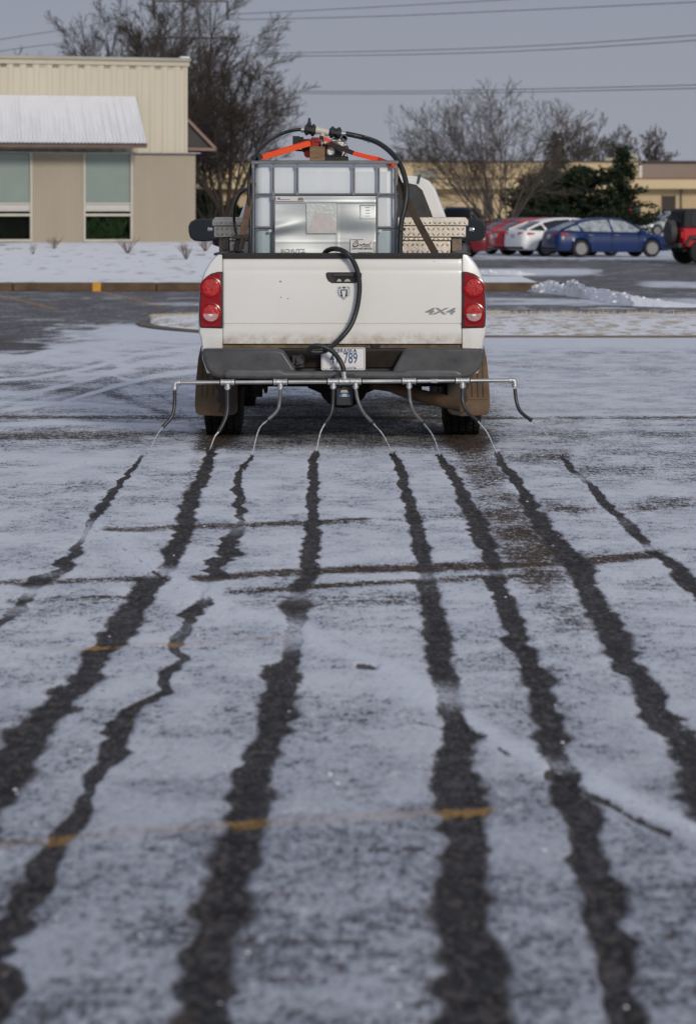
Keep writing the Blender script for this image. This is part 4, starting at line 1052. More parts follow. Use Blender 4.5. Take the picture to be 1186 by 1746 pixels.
# --- on top of the tank: wooden block, pump, fittings
PYB = IY + .45                                   # depth of the pump behind the tailgate
def Q(px, py, dy=PYB):                            # pixel -> world at that depth
    p = T(px, py, dy); return Vector((p.x + TX, TY + dy, p.z))
wb_ = Q(541, 271); M_wood = pm('weathered_wood', (.20, .125, .065), .85, var=.45, vs=10, stretch=(1.0, 1, 6), bump=.4, bs=40)
TOPZ = tz + .85 + .013
blk = MB(); zt2 = Q(541, 250.5).z; blk.box((Q(541, 0).x, Q(541, 0).y, (zt2 + TOPZ - .02) / 2), (.108, .30, zt2 - TOPZ + .02))
tag(blk.build('wooden_block', M_wood, bevel=.004), 'brown wooden block under the brass valve on top of the caged tank', 'block')
pump = thing('water_pump', 'black and silver motor pump sitting beside the wooden block on the tank', 'pump', Q(575, 272))
po = Vector(pump.location)
def pb(name, mb, m, **k):
    mb.v = [tuple(Vector(v) - po) for v in mb.v]; return mb.build(name, m, pump, **k)
M_dkmetal = pm('black_iron', (.014, .014, .015), .4, .3, var=.4, vs=20)
M_cast = pm('cast_aluminium', (.52, .51, .49), .45, .9, var=.25, vs=30, bump=.3, bs=80)
mb = MB(); c_ = Q(567, 258); mb.lathe([(-.09, .05), (-.085, .072), (.06, .072), (.075, .05)], (c_.x, c_.y, c_.z), 'y', 22); pb('motor', mb, M_dkmetal)
mb = MB(); a = Q(565, 266); mb.box((a.x + .02, a.y, TOPZ + .018), (.20, .26, .034)); a = Q(560, 262); mb.box((a.x, a.y - .06, a.z), (.05, .10, .10)); pb('base_plate', mb, M_dkmetal, bevel=.006)
mb = MB(); c_ = Q(575, 250, PYB + .05); mb.lathe([(-.03, .055), (-.03, .068), (.05, .068), (.06, .05)], (c_.x, c_.y, c_.z), 'y', 24)
a = Q(582, 256, PYB + .05); mb.box((a.x, a.y, a.z), (.085, .08, .10)); a = Q(575, 246, PYB + .02); mb.box((a.x, a.y, a.z), (.10, .05, .045)); a = Q(563, 259, PYB - .1); mb.lathe([(-.02, .03), (0, .034), (.02, .025)], (a.x, a.y, a.z), 'y', 14); pb('casing', mb, M_cast, bevel=.01)
mb = MB(); mb.tube([Q(588, 262, PYB + .05), Q(587, 246, PYB + .05), Q(586, 232, PYB + .03)], [.03, .022, .02], 12); pb('outlet_pipe', mb, pm('pale_pipe', (.50, .52, .48), .5, .3, var=.15), smooth=50)
mb = MB(); mb.tube(curve_pts([Q(583, 271), Q(588, 262), Q(593, 252), Q(589, 249), Q(587, 254)], 6), .005, 6); pb('cable', mb, M_black)
mb = MB()
a = Q(505, 243); mb.box(a, (.05, .10, .09)); a = Q(514, 242); mb.box(a, (.03, .06, .07)); mb.bar(Q(506, 240.5), Q(529, 239), .02, .02); mb.bar(Q(515, 257), Q(530, 250), .03, .03); mb.bar(Q(503, 256), Q(520, 257), .016, .014); mb.tube([Q(528, 241), Q(529, 252)], .03, 10); pb('throttle_bracket', mb, M_dkmetal, bevel=.004)
mb = MB(); mb.lathe([(-.03, .020), (-.03, .030), (.02, .030), (.03, .018)], Q(525, 262, PYB + .02), 'y', 16); mb.lathe([(-.03, .015), (0, .03), (.03, .02)], Q(526, 248, PYB + .05), 'y', 14); pb('red_cap', mb, pm('red_plastic', (.62, .04, .012), .35))

fit = thing('pipe_fitting', 'white tee with two black cam valves above the wooden block, joining two hoses', 'fitting', Q(549, 232))
fo = Vector(fit.location)
def fb(name, mb, m, **k):
    mb.v = [tuple(Vector(v) - fo) for v in mb.v]; return mb.build(name, m, fit, **k)
M_pp = pm('cream_plastic', (.60, .56, .48), .5, var=.12, vs=30)
mb = MB(); mb.tube([Q(537, 221.5), Q(545, 223), Q(552, 224.5), Q(561, 226)], [.021, .024, .024, .021], 14); mb.tube([Q(538, 221.7), Q(542, 222.4)], .029, 8); mb.tube([Q(555.5, 225.4), Q(559, 225.8)], .028, 8); mb.tube([Q(550, 224), Q(549.6, 233)], [.022, .018], 12); fb('tee', mb, M_pp, smooth=50)
def cam_valve(a, b, c, d, lever):
    mb = MB(); p, q = Q(a, b), Q(c, d); v = q - p
    mb.tube([p, p + v * .1, p + v * .1, p + v * .35, p + v * .38, p + v * .62, p + v * .65, p + v * .9, p + v * .9, q], [.030, .030, .042, .042, .032, .034, .044, .044, .034, .030], 14)
    mid_ = p + v * .5
    for s__ in (-1, 1): mb.bar(mid_ + Vector((-.03, s__ * .04, .005)), mid_ + Vector((.035, s__ * .04, -.008)), .014, .022)
    if lever: mb.tube([p + v * .42 + Vector((0, 0, .03)), p + v * .44 + Vector((0, 0, .085))], [.014, .009], 8); mb.box(p + v * .42 + Vector((0, 0, .045)), (.03, .03, .02))
    fb('cam_valve', mb, M_black, bevel=.003)
cam_valve(519, 220.3, 538, 222.6, True); cam_valve(561, 224.8, 581.5, 228, False)
mb = MB(); p, q = Q(513, 221), Q(519, 221.4); mb.tube([p, q], .018, 12); mb.tube([p + (q - p) * .2, p + (q - p) * .55], .022, 12); mb.tube([Q(581, 227.6), Q(591, 228.3)], .018, 12); fb('barb', mb, pm('bright_steel', (.62, .62, .60), .3, 1.0))
mb = MB(); mb.box(Q(587, 235), (.03, .03, .04)); mb.bar(Q(584, 232), Q(592, 238), .03, .02); fb('hose_bracket', mb, pm('blue_grey_metal', (.10, .11, .14), .5, .3))
mb = MB(); mb.box(Q(548, 241, PYB - .05), (.032, .05, .075)); mb.box(Q(548.5, 248, PYB - .04), (.045, .05, .03)); fb('valve_body', mb, M_dkmetal, bevel=.006)
mb = MB(); c_ = Q(548, 243.5, PYB - .085); mb.lathe([(-.008, .006), (-.006, .014), (0.0, .016), (.02, .016)], c_, 'y', 16); fb('brass_nut', mb, pm('brass', (.70, .52, .25), .3, 1.0))
mb = MB(); mb.bar(Q(547.6, 238, PYB - .09), Q(548.2, 251, PYB - .09), .008, .006); fb('valve_handle', mb, MATS['bright_steel'], bevel=.002)

# --- straps
def strap(name, label, pts, width, m, cat='strap', th=.004, wdir=None, group=None):
    """flat webbing through world points; width laid across wdir"""
    pts = [Vector(p) for p in pts]; mb = MB(); rings = []
    for i, p in enumerate(pts):
        d = (pts[min(i + 1, len(pts) - 1)] - pts[max(i - 1, 0)]).normalized(); w = (wdir[i] if isinstance(wdir, list) else Vector(wdir)); w = (w - d * w.dot(d)).normalized(); nn_ = d.cross(w)
        rings.append([p + w * width / 2 + nn_ * th / 2, p + w * width / 2 - nn_ * th / 2, p - w * width / 2 - nn_ * th / 2, p - w * width / 2 + nn_ * th / 2])
    mb.loft(rings, True, True); o = mb.build(name, m, smooth=0)
    return tag(o, label, cat, group)
M_redstrap = pm('red_webbing', (.78, .055, .012), .75, var=.12, vs=14, bump=.2, bs=300)
M_orstrap = pm('orange_webbing', (.85, .085, .012), .75, var=.1, vs=14)
M_brstrap = pm('brown_webbing', (.045, .030, .017), .85, var=.35, vs=14)
M_tanstrap = pm('faded_brown_webbing', (.115, .070, .042), .85, var=.35, vs=14)
yk_ = PYB - .13
red = thing('ratchet_strap', 'bright red ratchet strap running over the tank top past the wooden block', 'strap', Q(545, 240, yk_))
ro = Vector(red.location)
def rs(name, pts, width, m, wdir):
    o = strap(name, None, [Vector(p) - ro for p in pts], width, m, None, .004, wdir); o.parent = red; return o
rs('webbing', [Q(443, 269.5, yk_), Q(480, 259.5, yk_), Q(512, 249.5, yk_), Q(535, 243, yk_), Q(541, 238, yk_)], .040, M_orstrap, (0, .55, 1))
rs('webbing', [Q(444, 268, yk_ + .06), Q(485, 255, yk_ + .06), Q(515, 246, yk_ + .06), Q(540, 239, yk_ + .06)], .034, M_redstrap, (0, .55, 1))
rs('webbing', [Q(552, 236, yk_), Q(557, 238, yk_), Q(560.5, 240, yk_), Q(561, 246, yk_), Q(562.5, 252, yk_)], .028, M_redstrap, (.5, .4, .6))
rs('webbing', [Q(560, 245, yk_ - .02), Q(580, 252, yk_ - .04), Q(602, 261, yk_ - .06)], .036, pm('black_webbing', (.02, .012, .011), .8, var=.3), (0, .6, 1))
rs('webbing', [Q(602, 261, yk_ - .06), Q(622, 266.5, yk_ - .07), Q(644, 271.5, yk_ - .08), Q(668, 281, .18), Q(671, 284, .17)], .034, M_redstrap, (0, .6, 1))
h = MB(); h.box(Q(537, 244, yk_ + .01) - ro, (.06, .05, .08)); h.box(Q(541, 240, yk_) - ro, (.05, .04, .03)); h.build('ratchet', pm('dark_red_buckle', (.22, .012, .008), .4, .2, var=.4), red, bevel=.008)
h = MB(); h.lathe([(-.01, .012), (-.01, .030), (.02, .030), (.02, .012)], Q(441, 268, yk_) - ro, 'y', 16); h.bar(Q(428, 271, yk_) - ro, Q(440, 270, yk_) - ro, .02, .03); h.build('end_hook', M_black, red)
strap('tie_down_strap', 'dark brown strap slanting from tank down over the tool box, right side', [Q(672, 296, IY + .10), Q(690, 336, .16), Q(716, 386, .10), Q(742, 433, .03)], .050, M_brstrap, wdir=(1, .0, .3), group='brown tie down straps')
lst = thing('tie_down_strap', 'faded brown strap with ratchet buckle slanting down left of the tank', 'strap', Q(418, 370, .10), group='brown tie down straps')
lo_ = Vector(lst.location)
o = strap('webbing', None, [Q(431, 312, .25) - lo_, Q(426, 340, .20) - lo_, Q(420, 370, .12) - lo_, Q(413, 402, .06) - lo_, Q(402, 434, .03) - lo_], .046, M_tanstrap, None, wdir=(1, 0, .3)); o.parent = lst
h = MB(); h.bar(Q(410, 405, .04) - lo_, Q(404, 430, .02) - lo_, .07, .03); h.bar(Q(416, 402, .04) - lo_, Q(412, 424, .03) - lo_, .02, .03); h.box(Q(411, 404, .03) - lo_, (.11, .04, .03)); h.build('ratchet_buckle', pm('grimy_buckle', (.035, .028, .022), .6, .4, var=.4, vs=20), lst, bevel=.006)

# --- hoses
M_hose = pm('black_hose', (.013, .014, .016), .42, var=.3, vs=25, bump=.15, bs=120)
def hose(label, ctrl, r, n=8, nm='hose'):
    pts = curve_pts(ctrl, n); o0 = pts[-1].copy()
    t = thing(nm, label, 'hose', o0); mb = MB(); mb.tube([p - o0 for p in pts], r, 12); mb.build('hose_tube', M_hose, t, smooth=60)
    return t, o0, pts
t, o0, pts = hose('long thin black hose arching from left valve down the left of the tank',
     [Q(516, 220.5), Q(498, 222.5), Q(478, 229), Q(455, 243, .45), Q(440, 259, .35), Q(429, 280, .28), Q(425, 305, .24), Q(424, 335, .20), Q(426.5, 365, .16), Q(427, 400, .14), Q(425, 436, .14)], .0125)
t, o0, pts = hose('thick black hose arching from right valve down the right of the tank',
     [Q(589, 228), Q(604, 231), Q(622, 235.5), Q(643, 243, .5), Q(663, 257, .35), Q(679, 276, .25), Q(689, 300, .20), Q(693, 325, .16), Q(690, 352, .14), Q(684, 378, .13), Q(682, 405, .13), Q(681, 436, .13)], .019)
h = MB()
for a, b in ((623, 235.6), (629, 238)):
    h.tube([Q(a - 1.5, b - .4) - o0, Q(a + 1.5, b + .5) - o0], .024, 12); h.box(Q(a - 1, b + 3.5) - o0, (.012, .02, .02))
h.build('hose_clamp', MATS['bright_steel'], t)
h = MB(); h.box(Q(686, 391, .11) - o0, (.04, .03, .022)); h.build('cable_tie', M_black, t)
hose('short black hose looped over left end of the tool box',
     [Q(424, 322, .26), Q(417, 324, .30), Q(408, 332, .36), Q(400.5, 350, .5), Q(399, 372, .6), Q(401, 392, .6), Q(406, 410, .5), Q(411, 432, .4)], .0105)
t, o0, pts = hose('black hose hanging over the tailgate and looping across the licence plate to the spray pipe',
     [Q(551, 436, .10), Q(556, 428.5, .06), Q(566, 424.5, .01), Q(577, 425, -.04), Q(590, 431, -.075), Q(601, 444, -.07), Q(609, 462, -.06), Q(612.5, 485, -.055), Q(611, 510, -.055), Q(606, 534, -.06), Q(597, 556, -.08), Q(583, 574, -.11), Q(566, 590, -.17), Q(552, 598.5, -.22), Q(538, 600.5, -.24), Q(529, 597.5, -.25), Q(530, 592, -.26), Q(540, 589.5, -.27), Q(554, 592, -.27), Q(568, 600.5, -.26), Q(578, 613, -.25), Q(584, 625, -.25), Q(586, 634, -.25)], .0175)

# ================================================================== THE SPRAY BOOM
BD = -.25
boom = thing('spray_boom', 'galvanised spray pipe carrying eight short hoses behind the truck bumper', 'spray boom', (TX, TY + BD, T(0, 650, BD).z))
def S(px, py, dy=BD):
    p = T(px, py, dy); return Vector((p.x, dy - BD, p.z - T(0, 650, BD).z))
M_pipe = pm('galvanised_pipe', (.58, .575, .55), .34, 1.0, var=.22, vs=16, stretch=(.4, 1, 1), rv=.1)
M_fit = pm('galvanised_fitting', (.52, .53, .53), .45, .9, var=.2, vs=40, bump=.3, bs=120)
M_joint = pm('joint_paste', (.05, .035, .03), .7)
yy_ = lambda x: 652.6 - 4.0 * (x - 300) / 577
mb = MB(); mb.tube([S(303, yy_(303)), S(872, yy_(872))], .0145, 16); mb.build('spray_pipe', M_pipe, boom)
hx = [298, 388, 478, 568, 606, 697, 788, 877]
mb = MB()
for x in hx[1:-1] + [587]: 
    for d in (-12.5, 12.5) if x not in (568, 587, 606) else ((-10.5,) if x == 568 else (10.5,) if x == 606 else ()): mb.tube([S(x + d - 1, yy_(x)), S(x + d + 1, yy_(x))], .0165, 14)
for x in (577.4, 596.6, 307.5, 868): mb.tube([S(x - .8, yy_(x)), S(x + .8, yy_(x))], .017, 14)
mb.build('joint_ring', M_joint, boom)
for x in hx[1:-1]:
    mb = MB(); y = yy_(x); w_ = 11.5 if x not in (568, 606) else 9
    mb.tube([S(x - w_, y), S(x - w_ + 2.5, y), S(x - w_ + 2.6, y), S(x + w_ - 2.6, y), S(x + w_ - 2.5, y), S(x + w_, y)], [.0235, .0235, .0205, .0205, .0235, .0235], 16)
    mb.tube([S(x, y + 2), S(x, y + 7.5), S(x, y + 7.6), S(x, y + 10.5)], [.019, .019, .022, .022], 16); mb.tube([S(x, y + 10), S(x, y + 12.5)], .017, 6)
    mb.build('pipe_tee', M_fit, boom, smooth=35)
for x, sg in ((298, 1), (877, -1)):
    mb = MB(); y = yy_(x)
    mb.tube([S(x + sg * 10, y), S(x + sg * 7, y), S(x + sg * 6.9, y), S(x + sg * 2.5, y), S(x + sg * .6, y + 1.2), S(x, y + 4), S(x, y + 7), S(x, y + 7.1), S(x, y + 10.5)], [.022, .022, .018, .018, .0185, .018, .018, .022, .022], 14); mb.tube([S(x, y + 10), S(x, y + 12.5)], .016, 6)
    mb.build('pipe_elbow', M_fit, boom, smooth=50)
mb = MB(); y = yy_(587); mb.tube([S(578, y), S(580, y), S(580.1, y), S(594, y), S(594.1, y), S(596, y)], [.025, .025, .022, .022, .025, .025], 16); mb.tube([S(587, y - 2), S(587, y - 7)], [.022, .024], 14); mb.tube([S(586.6, y - 6), S(586.3, y - 10)], [.017, .017], 8); mb.build('centre_tee', M_fit, boom, smooth=40)
mb = MB(); mb.tube([S(586.3, y - 9.5), S(586, y - 17)], [.020, .0205], 16); mb.build('ferrule', pm('plain_steel', (.60, .58, .56), .35, 1.0, var=.15), boom)
# tow bar plate holding it
mb = MB(); a = S(587, 672, BD + .10); mb.box((a.x, .10, a.z + .01), (.115, .05, .175)); mb.box((a.x, .045, S(0, 645).z), (.145, .05, .05)); pl_ = mb.build('mounting_plate', M_black, boom, bevel=.006)
h = MB(); a = S(586.5, 660, BD + .06); h.box((a.x, .072, a.z), (.018, .006, .018)); h.build('green_mark', pm('green_paint', (.10, .42, .06), .5), pl_)
h = MB(); a = S(587, 675, BD + .06); h.box((a.x, .072, a.z), (.072, .006, .016)); h.build('blue_label', pm('label_blue', (.02, .16, .48), .5), pl_)
h = MB(); a = S(587, 675, BD + .06); h.box((a.x, .069, a.z + .004), (.034, .004, .022)); a = S(586.5, 667.5, BD + .06); h.prism([(a.x - .028, a.z - .008), (a.x + .028, a.z - .008), (a.x + .018, a.z + .010), (a.x - .018, a.z + .010)], .068, .074); h.build('white_label', pm('label_grey', (.42, .42, .41), .5), pl_)
h = MB(); a = S(740, yy_(740)); h.tube([(a.x - .02, 0, a.z), (a.x + .02, 0, a.z)], .0152, 16); h.build('pipe_sticker', pm('sticker_pink', (.50, .42, .42), .6, var=.1), boom)
h = MB(); a = S(739, yy_(740)); h.tube([(a.x - .016, -.0008, a.z + .0035), (a.x + .016, -.0008, a.z + .0035)], .0125, 16); h.build('pipe_sticker', MATS['label_blue'], boom)
# eight hoses with their jets of brine
M_drop = pm('smoky_hose', (.022, .024, .027), .35, var=.45, vs=60)
M_dropc = pm('clear_hose', (.115, .118, .125), .3, var=.35, vs=70)
m, nt, b = base_mat('brine_water'); b.inputs['Base Color'].default_value = (.80, .82, .86, 1); b.inputs['Roughness'].default_value = .12; b.inputs['Transmission Weight'].default_value = .45; b.inputs['IOR'].default_value = 1.33; M_water = m
HOSES = [((298, 663), (297.5, 690), (293, 710), (278, 728), (266, 745), (252, 777), 0, 0), ((388, 663), (388, 695), (384, 715), (374, 735), (366, 745), (358, 766), 0, 1), ((478, 663), (476, 690), (470, 703), (455, 717), (441, 733), (430, 775), 1, 1), ((568, 663), (567, 692), (563, 708), (554, 722), (546, 738), (539, 770), 0, 1),
         ((606, 663), (610, 683), (619, 703), (636, 722), (653, 742), (669, 773), 1, 1), ((697, 663), (699, 685), (706, 703), (722, 722), (738, 744), (749, 776), 1, 1), ((788, 663), (788, 683), (796, 702), (814, 718), (830, 738), (846, 772), 0, 1), ((877, 663), (880, 685), (887, 702), (905, 717), (928, 737), (956, 776), 0, 0)]
for i, (a, b_, c_, d, e_, g, clear, thick) in enumerate(HOSES):
    hb_ = lambda p, k: S(p[0], p[1], BD - k)
    pts = curve_pts([hb_(a, 0), hb_(b_, .01), hb_(c_, .03), hb_(d, .06)], 7)
    mb = MB(); mb.tube(pts, .0125, 10); ho = mb.build('hose', M_dropc if clear else M_drop, boom, smooth=60)
    dd = (pts[-1] - pts[-2]).normalized(); mb = MB(); mb.tube([pts[-1] - dd * .012, pts[-1] + dd * .004], .0135, 10); mb.build('hose_end', M_hose, ho)
    gp = G(*g) - Vector(boom.location)
    e2 = S(e_[0], e_[1], BD - .06 - .42 * ((TY + BD - .06) - G(*g).y))
    rr = .0058 if thick else .0048; rnd = random.Random(i + 40)
    jp = curve_pts([pts[-1], e2, gp], 14)
    mb = MB(); mb.tube(jp, [rr * (1.1 - .55 * k / len(jp)) * rnd.uniform(.7, 1.25) for k in range(len(jp))], 6)
    for k in range(5 if thick else 3):
        q = jp[rnd.randint(len(jp) // 2, len(jp) - 1)]; mb.ico((q.x + rnd.gauss(0, .006), q.y + rnd.gauss(0, .006), max(q.z, .01 - boom.location.z)), rnd.uniform(.0015, .003), .2, rnd, 1)
    for k in range(10 if thick else 5):
        mb.ico((gp.x + rnd.gauss(0, .03), gp.y + rnd.gauss(0, .05), gp.z + abs(rnd.gauss(0, .012))), rnd.uniform(.0015, .0035), .2, rnd, 1)
    mb.build('water_jet', M_water, ho, smooth=60)
# ================================================================== LEFT BUILDING
BA = R(20)
bld = thing('metal_building', 'beige ribbed metal building with a snowy awning, left behind the lawn', 'building', (-4.32, 90.0, .80), BA)
def BL(px, py, out=0.0):                          # pixel -> building coordinates on the facade pushed out by `out` metres
    ca, sa = math.cos(BA), math.sin(BA); k = (px - CX) / F
    # facade point: corner + s*(ca,sa) + out*(sa,-ca) ; solve X = k*Y
    X0, Y0 = -4.32 + out * sa, 90.0 - out * ca
    s = (k * Y0 - X0) / (ca - k * sa); Y = Y0 + s * sa
    return Vector((s, -out, HC - (py - HOR) * Y / F - .80))
M_up = pm('cream_metal', (.58, .53, .42), .6, var=.05, vs=1.2, spec=.3, stretch=(1, 1, .3))
M_lowr = pm('tan_metal', (.40, .35, .28), .65, var=.08, vs=1.0, spec=.25, stretch=(1, 1, .25))
M_trim = pm('pale_trim', (.50, .47, .40), .6, var=.08)
M_ledge = pm('zinc_flashing', (.42, .42, .41), .5, .3, var=.1)
M_fascia = pm('grey_green_fascia', (.36, .35, .29), .6, var=.12, vs=.8)
M_cream_f = pm('cream_fascia', (.50, .46, .36), .6, var=.06)
M_conc = pm('stained_concrete', (.30, .25, .19), .9, var=.3, vs=2)
M_winup = pm('frosted_green_pane', (.23, .29, .265), .22, var=.08, vs=1.2, spec=.5)
M_windk = pm('dark_pane', (.006, .010, .008), .08, var=.2, spec=.5)
M_panel = pm('white_panel', (.52, .51, .50), .6, var=.05)
def ribbed(mb, x0, x1, z0, z1, y, pitch, depth, rw=.35, slope=.18):
    """vertical corrugation: profile in (x, y)"""
    prof = []; x = x0
    while x < x1 - 1e-6:
        w = min(pitch, x1 - x)
        for t, d in ((0, 0), (1 - rw - slope, 0), (1 - rw, -depth), (1 - slope * .4, -depth)): prof.append((x + t * w, y + d))
        x += pitch
    prof.append((x1, y))
    prof = prof; ring0 = [(a, b, z0) for a, b in prof] + [(x1, y + .2, z0), (x0, y + .2, z0)]; ring1 = [(a, b, z1) for a, b in prof] + [(x1, y + .2, z1), (x0, y + .2, z1)]
    mb.loft([ring0, ring1], True, True)
zg = -.12; zsof = BL(200, 259).z; zled = BL(200, 262).z; zup = BL(280, 113).z; ztop = BL(300, 101).z
XL = -9.0
xr_up = BL(320, 200, 0).x - .0
rc = MB(); 
DEP = 14.0
# upper wall, wrapped back along the right side
mb = MB(); ribbed(mb, XL, xr_up, zled, zup + .05, .0, .372, .035); mb.box((xr_up - .1, DEP / 2, (zled + zup) / 2), (.2, DEP - .4, zup - zled)); bw = mb.build('upper_wall', M_up, bld, smooth=0)
mb = MB(); mb.box(((XL + xr_up) / 2, -.04, (zup + ztop) / 2 - .0), (xr_up - XL + .08, .08, ztop - zup)); mb.box((xr_up - .03, DEP / 2, (zup + ztop) / 2), (.14, DEP, ztop - zup)); fo_ = mb.build('roof_fascia', M_cream_f, bld, bevel=.015)
h = MB(); h.box(((XL + xr_up) / 2, -.05, ztop - .02), (xr_up - XL + .12, .2, .10)); h.build('fascia_cap', M_fascia, fo_, bevel=.02)
h = MB(); h.box((xr_up - .12, -.06, ztop + .05), (.26, .24, .05)); h.build('snow_cap', M_snow, fo_, bevel=.02)
mb = MB(); mb.box(((XL + xr_up) / 2, DEP / 2, ztop - .25), (xr_up - XL - .3, DEP, .1)); mb.build('roof', M_fascia, bld)
# lower storey: piers between windows, a ledge over it
xr = BL(333, 300).x
def pier(x0, x1):
    mb = MB(); ribbed(mb, x0, x1, 0.0, zsof, -.02, .068, .016, .42, .12); return mb.build('pier', M_lowr, bld, smooth=0)
pier(BL(55, 0).x, BL(143, 0).x); pier(BL(226, 0).x, xr)
pier(XL, BL(-40, 0).x)
mb = MB(); mb.box((XL + .15, DEP / 2 + .2, (zup - .2) / 2), (.2, DEP - .2, zup + .2)); mb.build('end_wall', M_up, bld)
mb = MB(); mb.box((xr - .1, DEP / 2 + .1, zsof / 2), (.2, DEP - .4, zsof)); mb.build('side_wall', M_lowr, bld)
mb = MB(); mb.box(((XL + xr) / 2 + .03, -.05, (zsof + zled) / 2), (xr - XL + .14, .30, zled - zsof + .02)); mb.build('ledge', M_ledge, bld, bevel=.01)
mb = MB(); mb.box(((XL + xr) / 2 - .1, .08, -.06), (xr - XL - .2, .24, .16)); mb.build('foundation', M_conc, bld)
mb = MB(); mb.box(((XL + xr) / 2, .30, 1.3), (xr - XL - .3, .02, 2.6)); mb.build('inner_wall', pm('dark_room', (.006, .007, .006), .9), bld)
for (a0, a1) in ((-36, 51), (145.5, 222)):
    x0, x1 = BL(a0, 0).x, BL(a1, 0).x; w = x1 - x0; cxw = (x0 + x1) / 2
    fr_ = MB()
    zz = lambda b: BL((a0 + a1) / 2 if a0 > 0 else 25, b).z
    for xx in (x0 - .035, x1 + .035): fr_.box((xx, .0, zsof / 2 + .02), (.07, .12, zsof - .04))
    fr_.box((cxw, .0, zz(347)), (w, .10, .05)); fr_.box((cxw, -.005, zz(366.5)), (w, .10, .075)); fr_.box((cxw, -.02, zz(410)), (w + .14, .16, .07)); fr_.box((cxw, -.01, zz(359.5)), (w, .10, .03))
    win = fr_.build('window', M_trim, bld, bevel=.006)
    h = MB(); h.box((cxw, .03, (zz(262) + zz(346)) / 2), (w, .02, zz(262) - zz(346))); h.build('upper_pane', M_winup, win)
    h = MB(); h.box((cxw, .01, (zz(348) + zz(359)) / 2), (w, .03, zz(348) - zz(359))); h.build('white_panel', M_panel, win)
    h = MB(); h.box((cxw, .03, (zz(360) + zz(410)) / 2), (w, .01, zz(360) - zz(410))); h.build('lower_pane', pm('see_through_pane', (.55, .6, .58), .03, var=.02, trans=1.0, spec=.1), win); MATS['see_through_pane'].node_tree.nodes['Principled BSDF'].inputs['IOR'].default_value = 1.12
# green houseplants behind the right window
mb = MB(); rnd = random.Random(6); x0, x1 = BL(146, 0).x, BL(221, 0).x
for k in range(260):
    x = rnd.uniform(x0 + .1, x1 - .05); z = rnd.uniform(BL(180, 405).z, BL(180, 358).z); l = rnd.uniform(.10, .26); a = rnd.uniform(-.8, .8); y = rnd.uniform(.08, .24)
    mb.add([(x, y, z), (x + .035 * math.cos(a) + l * math.sin(a) * .5, y - .01, z - l * .5), (x + l * math.sin(a), y + .02, z - l), (x - .035 * math.cos(a) + l * math.sin(a) * .5, y + .01, z - l * .5)], [(0, 1, 2, 3)])
pt = mb.build('foliage', pm('leaf_green', (.045, .10, .02), .5, var=.5, vs=6), None, fix=False, smooth=0)
ptr = thing('house_plant', 'leafy green plant behind the dark lower pane of the window', 'plant', bld.location, BA); pt.parent = ptr
# front awning under snow
def awn_pts():
    a, b = BL(-60, 163, .02), BL(232, 166, .02); c, d = BL(250, 247, 1.25), BL(-60, 245, 1.25); return a, b, c, d
a, b, c, d = awn_pts()
mb = MB(); n_ = 47; rings = []
for j in range(9):
    t = j / 8; rg = []
    for i in range(n_ * 4 + 1):
        u = i / (n_ * 4); p0 = a.lerp(b, u); p1 = d.lerp(c, u); p = p0.lerp(p1, t)
        rib = .5 + .5 * math.cos(2 * PI * u * n_); rib = rib ** 1.5
        dz = .055 * rib * (1.0 - .15 * t) * (.3 + .7 * min(1, t * 1.6)) 
        rg.append((p.x, p.y, p.z + dz + .025))
    rings.append(rg)
mb.loft(rings, False, False)
aw_root = bpy.data.objects.new('awning', None); C.objects.link(aw_root); aw_root.parent = bld
m_, nt, bs_ = base_mat('awning_snow'); L = nt.links.new
tcn = N(nt, 'ShaderNodeTexCoord'); no = N(nt, 'ShaderNodeTexNoise', Scale=2.0, Detail=6.0); L(tcn.outputs['Object'], no.inputs[0])
xx = N(nt, 'ShaderNodeMix', data_type='RGBA'); xx.inputs['A'].default_value = (.78, .79, .82, 1); xx.inputs['B'].default_value = (.66, .66, .68, 1); L(no.outputs['Fac'], xx.inputs['Factor']); L(xx.outputs['Result'], bs_.inputs['Base Color']); bs_.inputs['Roughness'].default_value = .8
sn = mb.build('snow_layer', m_, aw_root, smooth=60)
mb = MB(); M_brown = pm('brown_fascia', (.13, .085, .065), .7, var=.25, vs=3); M_soff = pm('grey_soffit', (.055, .052, .05), .8, var=.2)
up = Vector((0, 0, -.03))
mb.loft([[a + up, b + up, b + up * 2.5, a + up * 2.5], [d + up, c + up, c + up * 2.5, d + up * 2.5]], True, True); mb.build('sheet', M_soff, aw_root, smooth=0)
mb = MB(); mb.bar(d + Vector((0, 0, -.045)), c + Vector((0, 0, -.045)), .05, .085); mb.bar(b + Vector((0, 0, -.03)), c + Vector((0, 0, -.03)), .04, .06); mb.build('edge_trim', M_brown, aw_root)
# melting gaps in the snow show dark grooves
mb = MB(); rnd = random.Random(9)
for i in range(n_ + 1):
    u = (i + .5) / n_
    if u > 1: break
    ll = rnd.choice([.25, .4, .55, .7, .85, .95]); w = rnd.uniform(.006, .013)
    for j in range(1):
        p1 = d.lerp(c, u); p0 = a.lerp(b, u).lerp(p1, 1 - ll)
        o_ = Vector((0, -.004, .032)); x_ = Vector((w, 0, 0)); mb.add([p0 - x_ * .2 + o_, p0 + x_ * .2 + o_, p1 + x_ + o_, p1 - x_ + o_], [(0, 1, 2, 3)])
mb.build('melt_gap', pm('wet_roof_metal', (.42, .42, .43), .5, .0, var=.3), sn, fix=False)
